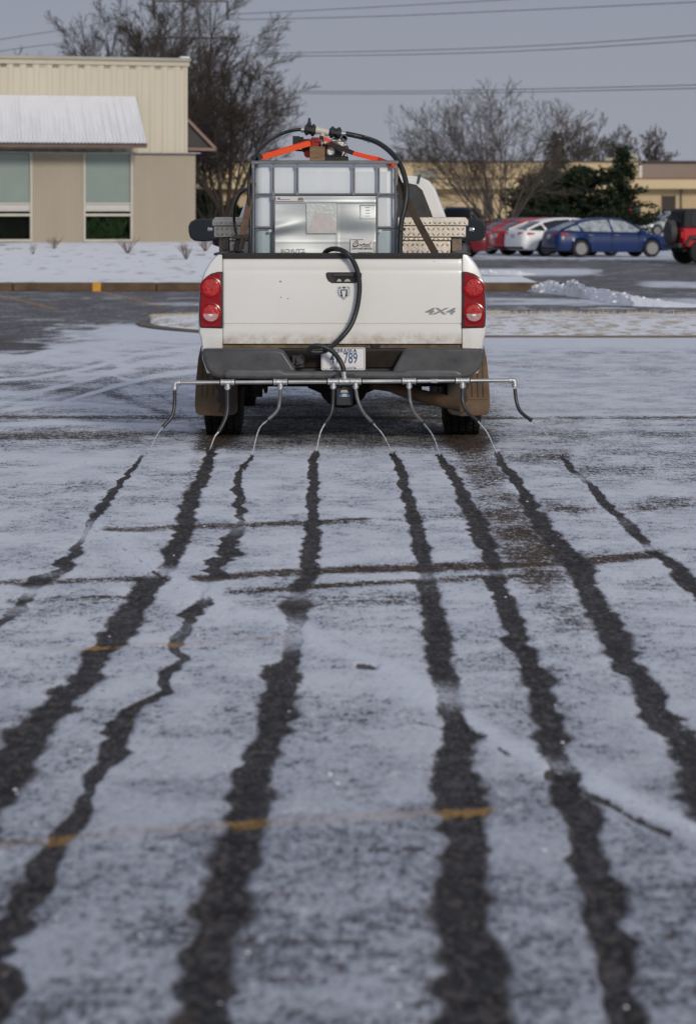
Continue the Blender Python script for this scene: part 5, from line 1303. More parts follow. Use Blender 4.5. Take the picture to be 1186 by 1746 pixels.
# side awning on the right-hand wall, seen end on
a2, b2, c2 = BL(321, 204, .0), BL(369, 253, .0), BL(321, 254, .0)
aw2 = bpy.data.objects.new('side_awning', None); C.objects.link(aw2); aw2.parent = bld
mb = MB(); 
mb.loft([[(a2.x, .10, a2.z), (b2.x, .10, b2.z), (b2.x - .05, .10, b2.z - .04), (a2.x, .10, a2.z - .06)], [(a2.x, 9, a2.z), (b2.x, 9, b2.z), (b2.x - .05, 9, b2.z - .04), (a2.x, 9, a2.z - .06)]], True, True)
mb.prism([(a2.x, a2.z), (b2.x - .04, b2.z), (a2.x, c2.z + .02)], .16, .22)
mb.build('sheet', M_soff, aw2, smooth=0)
mb = MB(); mb.bar((a2.x, .08, a2.z), (b2.x, .08, b2.z - .02), .10, .08); mb.bar((a2.x, .08, c2.z), (b2.x, .08, b2.z - .03), .10, .08); mb.build('edge_trim', pm('pink_brown_trim', (.24, .155, .13), .7, var=.1), aw2)

# small dead shrubs standing in the lawn snow
M_twig = pm('twig_brown', (.16, .10, .075), .9, var=.3, vs=5)
SHR = [(57, 433, 16, 'tallest single bare stem in the lawn snow, left of the other sprigs'), (93, 424, 17, 'open bare sprig in snow below the pier between the two windows'), (218, 432, 22, 'dense reddish bare shrub in snow below right edge of the plant window'), (318, 442, 24, 'bare fan shaped shrub in snow below the building corner'), (350, 428, 20, 'brown bare shrub in snow just under the left door mirror')]
for k, (px_, py_, hpx, lab) in enumerate(SHR):
    rnd = random.Random(60 + k)
    # find the lawn point under this pixel
    Y = 70.0
    for _ in range(60):
        z = float(lawn_z((px_ - CX) * Y / F, Y)); Y += .25 * (F * (HC - z) / (py_ - HOR) - Y)
        Y = min(max(Y, 67.5), 89)
    x = (px_ - CX) * Y / F; z = float(lawn_z(x, Y)); h_ = hpx * Y / F; mb = MB()
    for i in range(18 if k else 6):
        a = rnd.uniform(-1, 1) * .9; b = rnd.uniform(-1, 1) * .6; hh = h_ * rnd.uniform(.5, 1.25); p1 = Vector((a * hh * .5, b * hh * .5, hh * .5)); p2 = Vector((a * hh * 1.1, b * hh * 1.1, hh))
        mb.tube([(0, 0, -.03), p1, p2], [.008, .005, .003], 4)
        for q in range(3):
            r_0 = p1.lerp(p2, rnd.uniform(0, .7)); mb.tube([r_0, r_0 + Vector((rnd.uniform(-.1, .1), rnd.uniform(-.1, .1), rnd.uniform(.05, .16)))], [.004, .002], 3)
    tag(mb.build('dead_shrub', M_twig, loc=(x, Y, z)), lab, 'shrub', 'bare sprigs in the lawn snow')

# ================================================================== FAR BUILDING
FY = 300.0
far = thing('warehouse', 'long flat roofed tan warehouse across the far side behind the parked cars', 'building', (0, FY, .9))
fx = lambda a: (a - CX) * FY / F
fz = lambda b: HC - (b - HOR) * FY / F - .9
M_fcream = pm('warehouse_cream', (.60, .47, .28), .8, var=.06, vs=.25)
M_fpink = pm('warehouse_taupe', (.26, .20, .165), .8, var=.06, vs=.3)
M_flow = pm('warehouse_tan', (.50, .39, .24), .8, var=.06, vs=.3)
M_fline = pm('rust_line', (.20, .12, .09), .8)
x0, xm, x1 = fx(250), fx(1093), fx(1420)
mb = MB(); mb.box(((x0 + xm) / 2, 8, (fz(276) + fz(320)) / 2), (xm - x0, 16, fz(276) - fz(320))); up_ = mb.build('upper_wall', M_fcream, far)
h = MB()
for k in range(22): 
    x = x0 + (k + .5) * (xm - x0) / 22; h.box((x, -.02, (fz(278) + fz(303)) / 2), (.06, .06, fz(278) - fz(303)))
h.build('panel_joint', pm('joint_tan', (.46, .35, .21), .8), up_)
mb = MB(); mb.box(((xm + x1) / 2 + .02, 8.2, (fz(277) + fz(320)) / 2), (x1 - xm - .04, 16, fz(277) - fz(320))); mb.build('end_wall', M_fpink, far)
mb = MB(); mb.box(((x0 + x1) / 2, 8, fz(275.2)), (x1 - x0 + .3, 16.5, .12)); mb.build('parapet', pm('dark_parapet', (.07, .065, .06), .7), far)
mb = MB(); mb.box(((x0 + x1) / 2, .2, (fz(305) + fz(322)) / 2), (x1 - x0, 2.6, fz(305) - fz(322))); cn_ = mb.build('canopy', M_fcream, far)
h = MB(); h.box(((x0 + x1) / 2, -1.13, fz(304.5)), (x1 - x0 + .1, .08, .14)); h.build('canopy_edge', M_fline, cn_)
mb = MB(); mb.box(((x0 + x1) / 2, 8.5, (fz(318) + fz(384)) / 2), (x1 - x0 - .2, 16, fz(318) - fz(384))); mb.build('lower_wall', M_flow, far)
def fbox(name, a, b, c, d, y, m, dep=.2, par=far):
    mb = MB(); mb.box(((fx(a) + fx(c)) / 2, y, (fz(b) + fz(d)) / 2), (fx(c) - fx(a), dep, fz(b) - fz(d))); return mb.build(name, m, par)
fbox('louvre_panel', 706, 290, 746, 307, -.05, pm('grey_louvre', (.30, .29, .26), .7))
M_fdoor = pm('dark_doorway', (.035, .028, .024), .7)
for a, c in ((826, 838), (1130, 1150), (660, 672)):
    o = fbox('doorway', a, 334, c, 372, .45, M_fdoor); fbox('door_frame', a - 1.5, 333, a, 374, .42, pm('brown_frame', (.06, .045, .035), .7), .2, o); fbox('door_frame', c, 333, c + 1.5, 374, .42, MATS['brown_frame'], .2, o)
for a in (886, 920, 1160): fbox('drain_pipe', a, 322, a + 2, 376, .38, pm('pipe_brown', (.10, .08, .06), .7))
fbox('white_trim', 1088, 281, 1093.5, 312, -.1, pm('trim_white', (.62, .60, .56), .7))
fbox('cooling_unit', 1066, 262, 1091, 276, 4, pm('unit_tan', (.42, .38, .30), .7), 3.0); fbox('cooling_unit', 1036, 268, 1062, 276, 5, MATS['unit_tan'], 3.0)

# ================================================================== TREES
M_bark = pm('bare_bark', (.064, .053, .047), .9, var=.35, vs=4, spec=.15)
M_bark2 = pm('bare_bark_grey', (.092, .078, .070), .9, var=.3, vs=4, spec=.15)
def bare_tree(label, x, Y, z, h, spread, seed, mat=M_bark, trunks=1, fork=.22, lean=0.0, dens=1.0, rmin=.010, tr=None, group=None, flat=1.0, levels=4, trop=.03, dome=0, wig=.055):
    rnd = random.Random(seed); root = thing('bare_tree', label, 'tree', (x, Y, z), 0, group)
    tm = MB(); cm = MB()
    def limb(p, d, L_, r0, r1, n, wig, up):
        pts = [Vector(p)]; dirs = []; d = Vector(d).normalized(); s = L_ / n
        for i in range(n):
            d = (d + Vector((rnd.gauss(0, wig), rnd.gauss(0, wig), rnd.gauss(0, wig) + up))).normalized()
            pts.append(pts[-1] + d * s); dirs.append(d.copy())
        rs = [r0 + (r1 - r0) * i / n for i in range(n + 1)]
        return pts, rs, dirs
    def grow(pts, rs, dirs, L_, lev):
        if lev >= levels: return
        cnt = {1: 11, 2: 9, 3: 6}.get(lev, 4); cnt = max(2, int(cnt * dens))
        for k in range(cnt):
            t = (.22 if lev == 1 else .12) + (.98 - .2) * (k + rnd.random()) / cnt; t = min(t, .99)
            i = min(int(t * (len(pts) - 1)), len(pts) - 2); f_ = t * (len(pts) - 1) - i
            p = pts[i].lerp(pts[i + 1], f_); d0 = dirs[i]
            ax = Vector((rnd.gauss(0, 1), rnd.gauss(0, 1), rnd.gauss(0, .5))); ax = (ax - d0 * ax.dot(d0)).normalized()
            an = rnd.uniform(.45, 1.0); d = d0 * math.cos(an) + ax * math.sin(an); d.y *= 1.0
            l = L_ * rnd.uniform(.34, .58) * (1.05 - .5 * t); r = max(rmin, rs[i] * rnd.uniform(.28, .48))
            q, qr, qd = limb(p, d, l, r, max(rmin * .7, r * .35), 4 if lev < 3 else 3, .06, .02 + .02 * lev)
            cm.tube(q, qr, 5 if lev < 2 else 3, 0, False); grow(q, qr, qd, l, lev + 1)
    tr = tr or h * .02
    for t_ in range(trunks):
        a = rnd.uniform(0, 2 * PI) if trunks > 1 else 0; off = Vector((math.cos(a), math.sin(a) * .5, 0)) * tr * 1.6 * (trunks > 1)
        if trunks > 1: tdir = Vector(((t_ - (trunks - 1) / 2) * .30 + rnd.uniform(-.06, .06) + lean, rnd.uniform(-.15, .15), 1)); off = Vector(((t_ - (trunks - 1) / 2) * tr * 2.2, rnd.uniform(-.1, .1), 0))
        else: tdir = Vector((lean, 0, 1))
        fh = h * fork * rnd.uniform(.85, 1.15)
        q, qr, qd = limb(off, tdir, fh, tr, tr * .72, 4, .03, .02); q[0].z -= .3; tm.tube(q, qr, 8, 0, False)
        nl = 7 if trunks == 1 else (7 if dome else 4)
        for k in range(nl):
            a = 2 * PI * (k + rnd.random() * .7) / nl; out = spread * rnd.uniform(.25, 1.0) if k else .06
            d = Vector((math.cos(a) * out + tdir.x * .6, math.sin(a) * out * .8, 1.0)); l = (h - fh) * rnd.uniform(.78, 1.08) * (1 + .15 * out)
            if dome:
                out = spread * (.15 + .85 * k / (nl - 1)) * (1 if rnd.random() < .5 else -1) * rnd.uniform(.85, 1.1); a = rnd.uniform(-.6, .6); d = Vector((math.cos(a) * out + tdir.x * .5, math.sin(a) * out, 1.0)); l = (h - fh) * rnd.uniform(.88, 1.0) * (1.0 + .02 * abs(out))
            st_ = q[-1] if k < 4 else q[-2].lerp(q[-1], rnd.random())
            ql, rl, dl = limb(st_, d, l, tr * .55 * rnd.uniform(.55, 1), rmin * 1.3, 9, wig, trop)
            cm.tube(ql, rl, 6, 0, False); grow(ql, rl, dl, l, 1)
    tm.build('trunk', mat, root, fix=False, smooth=60); cm.build('branches', mat, root, fix=False, smooth=0)
    return root
def tx(px_, Y): return (px_ - CX) * Y / F
bare_tree('tall bare tree just right of beige building, its crown against the sky', tx(380, 118), 118, .0, 7.5, 1.0, 4, M_bark, 1, .20, .05, 1.4, .007, .20)
bare_tree('dense twiggy bare tree filling the gap between beige building and the tall bare tree', tx(362, 124), 124, .0, 6.6, .9, 3, M_bark, 1, .14, .0, 1.3, .008, .13)
bare_tree('broad bare tree rising behind the roof of the beige building', tx(232, 126), 126, .0, 9.4, .75, 5, M_bark, 1, .26, .0, 1.2, .008, .22)
bare_tree('tall dark bare tree behind right end of beige building roof', tx(322, 130), 130, .0, 9.8, .50, 8, M_bark, 1, .28, .03, 1.3, .008, .22)
bare_tree('small bare tree peeping over left end of the beige roof', tx(70, 150), 150, .1, 8.3, .5, 11, M_bark2, 1, .3, 0, .8, .010, .15)
bare_tree('wide multi stemmed bare tree standing left of dark evergreens', tx(850, 150), 150, .1, 7.0, .92, 31, M_bark2, 3, .11, 0, .95, .0075, .10, trop=.018, dome=1, wig=.035)
for i, (a, hpx, sp_, lab) in enumerate([(985, 222, .5, 'hazy bare tree behind warehouse roof, just right of the wide bare tree'), (1040, 232, .6, 'hazy bare tree directly behind the warehouse roof unit'), (1115, 238, .5, 'round hazy bare tree behind the taupe end of the warehouse'), (715, 262, .5, 'low hazy bare tree at the warehouse roof above the truck cab')]):
    Y = 340; bare_tree(lab, tx(a, Y), Y, 1.0, (HOR - hpx) * Y / F + .6, sp_, 70 + i, M_bark2, 1, .3, 0, .8, .028, .28, 'bare trees beyond the warehouse', levels=4)
# evergreens
M_needle = pm('needle_green', (.022, .034, .018), .8, var=.55, vs=2.5, spec=.15)
M_needle2 = pm('needle_olive', (.040, .047, .026), .8, var=.55, vs=2.5, spec=.15)
def evergreen(label, x, Y, z, h, w, seed, mat=M_needle, lean=0.0, base=.04, shape=1.0, nb=120, loose=.0):
    rnd = random.Random(seed); root = thing('evergreen_tree', label, 'tree', (x, Y, z)); tm = MB(); cm = MB()
    tm.tube([(0, 0, -.2), (lean * h * .5, 0, h * .5), (lean * h, 0, h)], [h * .025, h * .015, .01], 7)
    for k in range(nb):
        t = base + (1 - base) * (k / nb) ** 1.05; zc = t * h; rad = w * (1 - t) ** shape * rnd.choice([.35, .6, .8, 1.0, 1.3]) * rnd.uniform(.85, 1.1) + .06
        a = rnd.uniform(0, 2 * PI); c0 = Vector((lean * zc, 0, zc)); tip = c0 + Vector((math.cos(a) * rad, math.sin(a) * rad, rad * rnd.uniform(.05, .4)))
        tm.tube([c0, tip], [.025, .008], 4, 0, False)
        ns = int(12 + 62 * rad / w)
        for s in range(ns):
            u = rnd.uniform(.12, 1.03); p = c0.lerp(tip, u) + Vector((rnd.gauss(0, .10 + .05 * u), rnd.gauss(0, .10 + .05 * u), rnd.gauss(-.02, .08)))
            l = rnd.uniform(.14, .30); d = Vector((math.cos(a) + rnd.gauss(0, .6), math.sin(a) + rnd.gauss(0, .6), rnd.gauss(.15, .5))).normalized(); sd = d.cross(Vector((rnd.gauss(0, 1), rnd.gauss(0, 1), rnd.gauss(0, 1)))).normalized() * l * .28
            cm.add([p - sd, p + d * l * .5 - sd * .6, p + d * l, p + d * l * .5 + sd * .6, p + sd], [(0, 1, 2, 3, 4)])
    tm.build('trunk', M_bark, root, fix=False); cm.build('crown', mat, root, fix=False, smooth=0); return root
Ye = 160
def ez(row): return (HOR - row) * Ye / F + HC - .15
evergreen('big dark spreading evergreen between the wide bare tree and the warehouse end', tx(985, Ye), Ye, .15, ez(288), 3.3, 31, M_needle, 0, .03, .42, 190)
evergreen('leaning dark evergreen with narrow upright tip right of the spreading one', tx(1052, Ye), Ye - 2, .15, ez(252), 1.5, 32, M_needle, .03, .05, .9, 110)
evergreen('ragged brownish evergreen with spiky top left of the spreading one', tx(955, Ye), Ye + 4, .15, ez(224), 1.8, 33, M_needle2, .01, .1, 1.1, 110)
evergreen('low dark juniper behind the wide bare tree trunks', tx(905, Ye), Ye + 2, .15, ez(300), 1.5, 34, M_needle2, 0, .03, .5, 70)
evergreen('dark evergreen behind the bare trunk between beige building and truck', tx(352, 136), 136, .0, 2.6, 1.1, 35, M_needle, 0, .03, .5, 90)
evergreen('low dark juniper behind bare trunk just left of the truck cab', tx(400, 132), 132, .0, 1.9, .9, 36, M_needle, 0, .03, .5, 60)

# ================================================================== POWER LINES
M_steel = pm('pylon_steel', (.11, .11, .12), .6, .3, var=.1)
PY_ = 210.0
py_root = thing('pylon', 'steel power pylon with two cross arms behind the bare trees', 'pylon', (tx(325, PY_), PY_, .3))
pz = lambda r: HC - (r - HOR) * PY_ / F - .3
pxx = lambda a: (a - 325) * PY_ / F
mb = MB()
for sx in (-1, 1):
    for sy in (-1, 1): mb.bar((sx * 1.1, sy * 1.1, 0), (sx * .35, sy * .35, pz(-80)), .12, .12)
nseg = 9
for k in range(nseg):
    t0, t1 = k / nseg, (k + 1) / nseg; w0, w1 = 1.1 - .75 * t0, 1.1 - .75 * t1
    for sy in (-1, 1): mb.bar((-w0, sy * w0, t0 * pz(-80)), (w1, sy * w1, t1 * pz(-80)), .06, .06); mb.bar((w0, sy * w0, t0 * pz(-80)), (-w1, sy * w1, t1 * pz(-80)), .06, .06)
mb.build('tower', M_steel, py_root)
for rw_, a0, a1 in ((2, 262, 389), (65, 250, 396)):
    mb = MB(); mb.bar((pxx(a0), 0, pz(rw_)), (pxx(a1), 0, pz(rw_)), .12, .14)
    for q in (a0, a1): mb.bar((pxx(q), 0, pz(rw_)), (0, 0, pz(rw_ - 14)), .06, .06)
    mb.build('cross_arm', M_steel, py_root)
    for q in (a0 + 1, a1 - 1): 
        h = MB(); h.tube([(pxx(q), 0, pz(rw_)), (pxx(q), 0, pz(rw_ + 32 if rw_ < 10 else rw_ + 8))], .09, 6); h.build('insulator', M_steel, py_root)
def wire(label, pts, Y0, Y1):
    ctrl = []
    for i, (a, b) in enumerate(pts):
        t = i / (len(pts) - 1); ctrl.append(P(a, b, Y0 + (Y1 - Y0) * t))
    o0 = ctrl[0].copy(); mb = MB(); mb.tube([p - o0 for p in curve_pts(ctrl, 8)], .022, 5)
    tag(mb.build('power_line', M_wire, loc=o0, smooth=0), label, 'power line', 'power lines across the sky')
M_wire = pm('wire_grey', (.11, .115, .13), .6)
wire('topmost power line over the truck, leaving frame at upper right', [(388, 25), (640, 12), (900, -3), (1300, -30)], PY_, 150)
wire('power line just below the topmost, passing near upper right corner', [(388, 34), (640, 28), (900, 17), (1300, -2)], PY_, 150)
wire('upper wire of the second pair of lines across the sky', [(395, 92), (700, 86), (950, 76), (1300, 52)], PY_, 150)
wire('lower wire of the second pair of lines across the sky', [(395, 97), (700, 93), (950, 84), (1300, 61)], PY_, 150)
wire('upper wire of the lowest pair crossing above the wide bare tree', [(395, 154), (620, 156), (900, 152), (1300, 142)], PY_, 150)
wire('lower wire of the lowest pair crossing above the wide bare tree', [(395, 157), (620, 160), (900, 157), (1300, 148)], PY_, 150)
wire('upper power line at far left over the beige roof', [(-80, 80), (60, 58), (160, 42), (262, 10)], 170, PY_)
wire('lower power line at far left over the beige roof', [(-80, 100), (60, 79), (160, 70), (252, 66)], 170, PY_)

# ================================================================== VEHICLES
M_ctyre = pm('car_tyre', (.015, .015, .016), .8)
M_crim = pm('alloy_rim', (.24, .24, .25), .35, .9, var=.1)
M_cglass = pm('car_glass', (.016, .02, .024), .08, var=.2, spec=.6)
M_frost = pm('frosted_glass', (.30, .33, .36), .5, var=.7, vs=5)
M_tail = pm('car_tail_lamp', (.50, .02, .02), .2, var=.2, coat=.5)
M_dark = pm('car_underside', (.012, .012, .012), .9)
M_plate = pm('car_plate', (.5, .52, .56), .5)
def sedan(name, label, paint, X, Y, ang, L_=4.87, Hs=1.0, glass=M_cglass, snow=True, z=0.0, group='cars parked in a row across the drive'):
    """nose towards +x before turning by ang"""
    root = thing(name, label, 'car', (X, Y, z), ang, group); xo = -L_ / 2
    st = [(0, .42, .70, .66), (.03, .34, .84, .76), (.10, .28, .97, .84), (.25, .24, 1.02, .88), (.8, .22, 1.00, .915), (1.5, .2, .965, .925), (2.6, .2, .94, .925), (3.35, .2, .93, .92), (3.6, .2, .915, .915), (4.1, .22, .83, .89), (4.55, .24, .74, .82), (4.78, .27, .66, .70), (4.87, .34, .55, .55)]
    xs_ = np.unique(np.concatenate([np.linspace(0, .12, 5), np.linspace(.12, 4.75, 66), np.linspace(4.75, 4.87, 5)]))
    A = np.array(st); rings = []
    for x in xs_:
        zb, zt_, w = (np.interp(x, A[:, 0], A[:, k]) for k in (1, 2, 3))
        az = max(arch_z(x, .98, .365, .31), arch_z(x, 3.83, .365, .31)); zbs = max(zb, az); zm = (zbs + zt_) / 2
        half = [(0, zb), (w * .86, max(zb, az * .98)), (w * .97, zbs + .04), (w, max(zbs + .08, .52)), (w * .985, max(zbs + .1, .66)), (w * .955, zt_ - .10 if zt_ - .1 > zbs + .12 else zbs + .14), (w * .90, zt_ - .02), (w * .6, zt_ + .01), (0, zt_ + .02)]
        rings.append([(x + xo, -a, b * Hs) for a, b in half] + [(x + xo, a, b * Hs) for a, b in half[::-1][1:-1]])
    mb = MB(); mb.loft(rings, True, True); body = mb.build('body', paint, root, smooth=38)
    gs = [(.18, 1.01, 1.01, .74, .70), (.55, 1.01, 1.18, .80, .66), (1.05, .98, 1.365, .84, .60), (1.6, .965, 1.45, .855, .58), (2.2, .95, 1.475, .86, .59), (2.7, .945, 1.44, .86, .60), (3.1, .94, 1.28, .85, .64), (3.5, .93, 1.04, .83, .70), (3.72, .91, .92, .80, .74)]
    rg = [[(x + xo, -wb, zb * Hs), (x + xo, -(wb * .45 + wt * .55), (zb * .4 + zt * .6) * Hs), (x + xo, -wt, (zt - .02) * Hs), (x + xo, 0, zt * Hs), (x + xo, wt, (zt - .02) * Hs), (x + xo, (wb * .45 + wt * .55), (zb * .4 + zt * .6) * Hs), (x + xo, wb, zb * Hs)] for x, zb, zt, wb, wt in gs]
    mb = MB(); mb.loft(rg, True, True); mb.build('glasshouse', glass, root, smooth=30)
    gi = lambda x: [np.interp(x, [g[0] for g in gs], [g[k] for g in gs]) for k in (1, 2, 3, 4)]
    rr = []
    for x in np.linspace(.95, 2.85, 12):
        zb, zt, wb, wt = gi(x); rr.append([(x + xo, -(wt + .02), (zt - .035) * Hs), (x + xo, -wt * .9, (zt + .006) * Hs), (x + xo, 0, (zt + .014) * Hs), (x + xo, wt * .9, (zt + .006) * Hs), (x + xo, wt + .02, (zt - .035) * Hs), (x + xo, 0, (zt - .05) * Hs)])
    mb = MB(); mb.loft(rr, True, True)
    for sg in (-1, 1):
        def sp_(x, t): zb, zt, wb, wt = gi(x); return Vector((x + xo, sg * ((wb + (wt - wb) * t) + .012), (zb + (zt - .02 - zb) * t) * Hs))
        mb.tube([sp_(3.6, .02), sp_(3.2, .9), sp_(2.8, .98)], .032, 6); mb.tube([sp_(2.8, .98), sp_(2.2, .98), sp_(1.5, .98), sp_(1.0, .96)], .03, 6)
        mb.tube([sp_(.22, .1), sp_(.55, .85), sp_(1.0, .96)], .05, 6); mb.bar(sp_(2.25, 0), sp_(2.15, .95), .07, .02, 0, (0, 1, 0)); mb.bar(sp_(1.05, 0), sp_(.85, .9), .10, .02, 0, (0, 1, 0))
    mb.build('roof', paint, root, smooth=40)
    for x, nm in ((.98, 1), (3.83, 1)):
        for sg in (-1, 1):
            w = bpy.data.objects.new('wheel', None); C.objects.link(w); w.parent = root; w.location = (x + xo, sg * .80, .33)
            mb = MB(); mb.lathe([(-.10, .21), (-.10, .30), (-.08, .33), (.08, .33), (.10, .30), (.10, .21)], (0, 0, 0), 'y', 28); mb.build('tyre', M_ctyre, w)
            mb = MB(); yo = sg * .095
            mb.lathe([(sg * .06 * k, r) for k, r in ((1, .225), (0, .22))] if sg < 0 else [(0, .22), (.06, .225)], (0, 0, 0), 'y', 24)
            for k in range(10):
                a_ = 2 * PI * k / 10; mb.bar((.04 * math.cos(a_), yo, .04 * math.sin(a_)), (.215 * math.cos(a_), yo * .95, .215 * math.sin(a_)), .045, .03, 0, (0, 1, 0))
            mb.lathe([(yo - .02, .20), (yo - .02, .225), (yo + .01 * sg, .225), (yo + .01 * sg, .20)], (0, 0, 0), 'y', 28); mb.lathe([(yo - .01, .05), (yo + sg * .012, .045)], (0, 0, 0), 'y', 16); mb.build('rim', M_crim, w)
    mb = MB(); mb.box((.98 + xo, 0, .42), (.72, 1.50, .42)); mb.box((3.83 + xo, 0, .42), (.72, 1.50, .42)); mb.box((2.4 + xo, 0, .24), (3.6, 1.5, .10)); mb.build('underside', M_dark, root)
    for sg in (-1, 1):
        mb = MB(); y0 = sg * .60
        mb.loft([[(xo + .02, sg * .42, .80), (xo - .0, sg * .42, .93), (xo + .0, sg * .42, .93), (xo + .05, sg * .42, .80)], [(xo + .065, sg * .72, .79), (xo + .07, sg * .72, .93), (xo + .10, sg * .72, .93), (xo + .10, sg * .72, .79)], [(xo + .25, sg * .885, .83), (xo + .27, sg * .88, .92), (xo + .30, sg * .80, .92), (xo + .28, sg * .80, .83)], [(xo + .50, sg * .895, .86), (xo + .48, sg * .895, .90), (xo + .48, sg * .8, .90), (xo + .48, sg * .8, .86)]], True, True)
        mb.build('tail_lamp', M_tail, root, bevel=.012)
        mb = MB(); mb.box((3.35 + xo, sg * .98, .98), (.12, .18, .12)); mb.build('door_mirror', paint, root, bevel=.03)
        mb = MB(); mb.loft([[(xo + 4.55, sg * .80, .62), (xo + 4.55, sg * .81, .70), (xo + 4.5, sg * .7, .72), (xo + 4.5, sg * .7, .6)], [(xo + 4.80, sg * .60, .58), (xo + 4.80, sg * .60, .65), (xo + 4.74, sg * .55, .66), (xo + 4.74, sg * .55, .56)]], True, True); mb.build('headlamp', M_clearlens, root)
        mb = MB()
        for x in (1.15, 2.2, 3.3): mb.box((x + xo, sg * .921, .62), (.012, .012, .55))
        mb.build('door_seam', M_dark, root)
        mb = MB()
        for x in (1.35, 2.4): mb.box((x + xo, sg * .925, .83), (.17, .03, .03))
        mb.build('door_handle', M_crim, root)
    mb = MB(); mb.box((xo + .015, 0, .78), (.03, .34, .16)); mb.build('number_plate', M_plate, root)
    mb = MB(); mb.box((xo + .09, 0, .34), (.14, 1.5, .12)); mb.build('rear_valance', M_dark, root, bevel=.03)
    if snow:
        mb = MB(); zb, zt, wb, wt = gi(3.45); rnd = random.Random(7)
        rr = []
        for x in np.linspace(3.30, 3.66, 5):
            zb, zt, wb, wt = gi(x); rr.append([(x + xo, y * wb * .9, (zt + .03 + rnd.uniform(0, .03)) * Hs) for y in (-1, -.5, 0, .5, 1)])
        mb.loft(rr, False, False); mb.build('snow_patch', M_snow, root)
    return root
CZ = 0.0
blue = pm('blue_car_paint', (.004, .023, .105), .35, var=.05, spec=.3, coat=.15)
redp = pm('red_car_paint', (.50, .010, .020), .35, var=.05, spec=.3, coat=.2)
maroon = pm('maroon_car_paint', (.15, .010, .018), .35, var=.05, spec=.3, coat=.2)
whit = pm('white_car_paint', (.86, .86, .86), .4, var=.03, spec=.3, coat=.1)
def car_at(px_mid, Y): return (px_mid - CX) * Y / F
Yb = F * HC / (438.5 - HOR)
sedan('parked_car', 'shiny dark blue sedan with frosted side windows, front of the row', blue, car_at(1037, Yb + .6), Yb + .6, R(17), glass=M_frost)
sedan('parked_car', 'white sedan parked between the blue and the bright red cars', whit, car_at(972, Yb + 2.6), Yb + 3.6, R(24))
sedan('parked_car', 'bright red sedan partly hidden behind the white sedan', redp, car_at(938, Yb + 5.0), Yb + 5.6, R(25))
sedan('parked_car', 'dark maroon sedan farthest back in the row, roof just left of the bright red sedan', maroon, car_at(908, Yb + 9.0), Yb + 9.6, R(26))
sedan('parked_car', 'maroon sedan whose tail sticks out beyond the right door mirror', maroon, car_at(728, 118.5), 118.5, R(168), snow=False, group='')
# far vehicles
def pickup(label, paint, X, Y, ang, z, sc=1.0):
    root = thing('parked_pickup', label, 'pickup truck', (X, Y, z), ang); 
    mb = MB()
    prof = [(-2.8, .45), (-2.8, 1.10), (-.7, 1.12), (-.55, 1.15), (-.45, 1.82), (.85, 1.85), (1.35, 1.22), (2.6, 1.12), (2.8, .95), (2.8, .45)]
    mb.prism(prof, -.95, .95); mb.build('body', paint, root, bevel=.08, seg=3)
    mb = MB(); mb.prism([(-.40, 1.24), (-.36, 1.70), (.80, 1.72), (1.12, 1.24)], -.965, .965); mb.build('side_window', M_cglass, root)
    mb = MB(); mb.box((-.555, 0, 1.5), (.09, 1.5, .42)); mb.build('rear_window', M_cglass, root)
    mb = MB(); mb.box((-1.75, 0, 1.0), (1.9, 1.6, .28)); mb.build('bed', M_dark, root)
    for x in (-1.75, 1.75):
        for sg in (-1, 1):
            mb = MB(); mb.lathe([(-.12, .2), (-.12, .38), (.12, .38), (.12, .2)], (x, sg * .86, .38), 'y', 20); w = mb.build('wheel', M_ctyre, root); h = MB(); h.lathe([(sg * .125 - .01, .2), (sg * .125 + .01, .2)], (x, sg * .86, .38), 'y', 16); h.build('rim', M_crim, w)
    for sg in (-1, 1): mb = MB(); mb.box((-2.81, sg * .82, .92), (.05, .16, .30)); mb.build('tail_lamp', M_tail, root)
    mb = MB(); mb.box((-2.86, 0, .58), (.14, 1.8, .18)); mb.build('bumper', M_crim, root)
    return root
pickup('bright red pickup truck far off between evergreen and warehouse doorway', redp, car_at(1070, 205), 205, R(155), float(terr(205)))
pickup('dark navy pickup truck parked far off above the right door mirror', pm('navy_paint', (.012, .022, .05), .3, coat=.4), car_at(795, 158), 158, R(165), float(terr(158)))
sedan('parked_car', 'silver car far off in front of the warehouse doorway', pm('silver_paint', (.42, .44, .46), .3, .4), car_at(1145, 190), 190, R(200), snow=False, z=float(terr(190)), group='')
sedan('parked_car', 'dark blue car seen between the beige building and the truck', pm('deep_blue_paint', (.015, .03, .075), .3, coat=.4), car_at(350, 150), 150, R(20), snow=False, z=float(terr(150)) + .2, group='')
sedan('parked_car', 'red car tail glimpsed over the left door mirror', redp, car_at(385, 142), 142, R(10), snow=False, z=.0, group='')
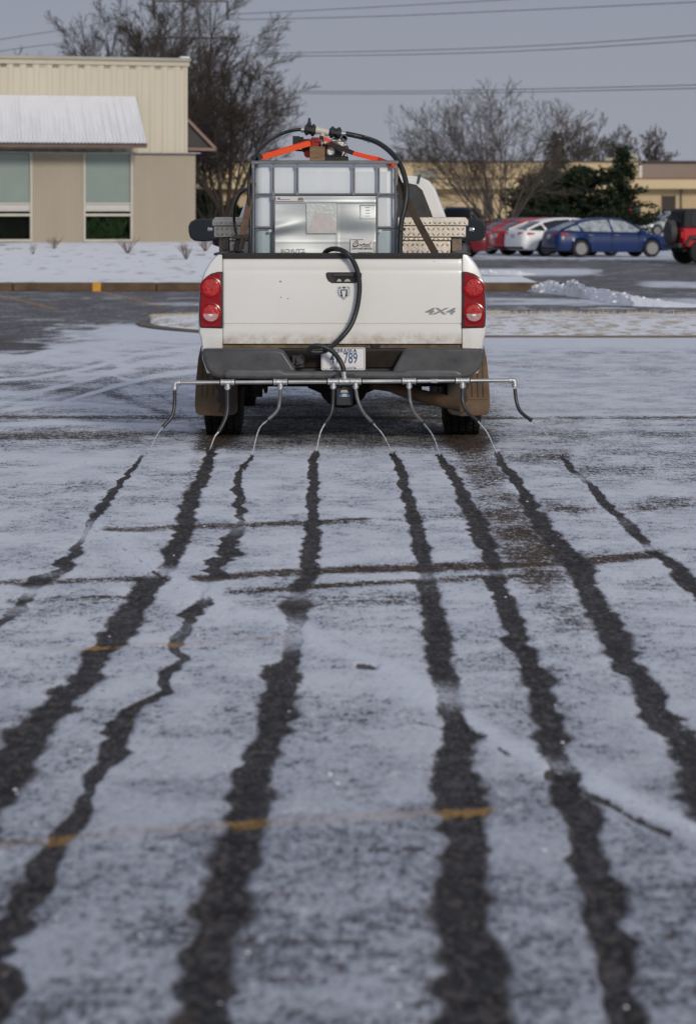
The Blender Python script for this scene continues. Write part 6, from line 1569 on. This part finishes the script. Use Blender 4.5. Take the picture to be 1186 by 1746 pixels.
# jeep-like open backed vehicle at the right edge
YJ = F * HC / (450 - HOR)
jp = thing('off_road_car', 'boxy red off road car with black soft top at the right edge', 'car', (car_at(1237, YJ + .4), YJ + .4, 0), R(14))
mb = MB(); mb.prism([(-1.75, .55), (-1.75, 1.17), (.55, 1.17), (.75, 1.15), (1.9, 1.08), (1.95, .55)], -.78, .78); mb.build('body', redp, jp, bevel=.04)
mb = MB(); mb.loft([[(-1.74, -.76, 1.17), (-1.74, .76, 1.17), (.62, .76, 1.17), (.62, -.76, 1.17)], [(-1.66, -.70, 1.74), (-1.66, .70, 1.74), (.28, .70, 1.74), (.28, -.70, 1.74)], [(-1.55, -.62, 1.80), (-1.55, .62, 1.80), (.18, .62, 1.80), (.18, -.62, 1.80)]], True, True); top = mb.build('soft_top', pm('black_canvas', (.020, .021, .024), .8, var=.3, vs=6), jp, bevel=.03)
h = MB(); h.add([(-1.735, -.55, 1.27), (-1.735, .55, 1.27), (-1.68, .52, 1.63), (-1.68, -.52, 1.63)], [(0, 1, 2, 3)]); o = h.build('rear_window', M_cglass, top); o.location.x = -.02
for sg in (-1, 1):
    h = MB(); h.add([(-1.5, sg * .755, 1.25), (-.6, sg * .755, 1.25), (-.6, sg * .715, 1.66), (-1.45, sg * .715, 1.66)], [(0, 1, 2, 3)]); h.add([(-.45, sg * .755, 1.25), (.45, sg * .755, 1.25), (.22, sg * .715, 1.66), (-.45, sg * .715, 1.66)], [(0, 1, 2, 3)]); o = h.build('side_window', M_cglass, top); o.location.y = sg * .015
mb = MB(); mb.lathe([(-.12, .16), (-.13, .33), (-.09, .40), (.09, .40), (.12, .36)], (-1.92, 0, 1.02), 'x', 30); mb.build('spare_wheel', pm('spare_cover', (.055, .055, .06), .7, var=.3), jp, smooth=50)
for x in (-1.15, 1.3):
    for sg in (-1, 1):
        mb = MB(); mb.lathe([(-.13, .2), (-.14, .34), (-.11, .40), (.11, .40), (.14, .34), (.13, .2)], (x, sg * .78, .40), 'y', 28); w = mb.build('wheel', M_ctyre, jp); h = MB(); h.lathe([(sg * .12 - .01, .2), (sg * .12 + .01, .2)], (x, sg * .78, .40), 'y', 18); h.build('rim', pm('dark_rim', (.12, .12, .12), .5, .6), w)
        mb = MB(); mb.tube([(x - .55, sg * .84, .62), (x - .38, sg * .84, .86), (x + .38, sg * .84, .86), (x + .55, sg * .84, .62)], .07, 6); mb.build('wheel_flare', M_black, jp)
for sg in (-1, 1): mb = MB(); mb.box((-1.77, sg * .66, .95), (.06, .14, .2)); mb.build('tail_lamp', M_tail, jp)
mb = MB(); mb.box((-1.85, 0, .60), (.16, 1.5, .16)); mb.build('rear_bumper', M_black, jp, bevel=.03)
mb = MB(); mb.box((-.1, 0, .50), (3.2, 1.1, .2)); mb.build('underside', M_dark, jp)
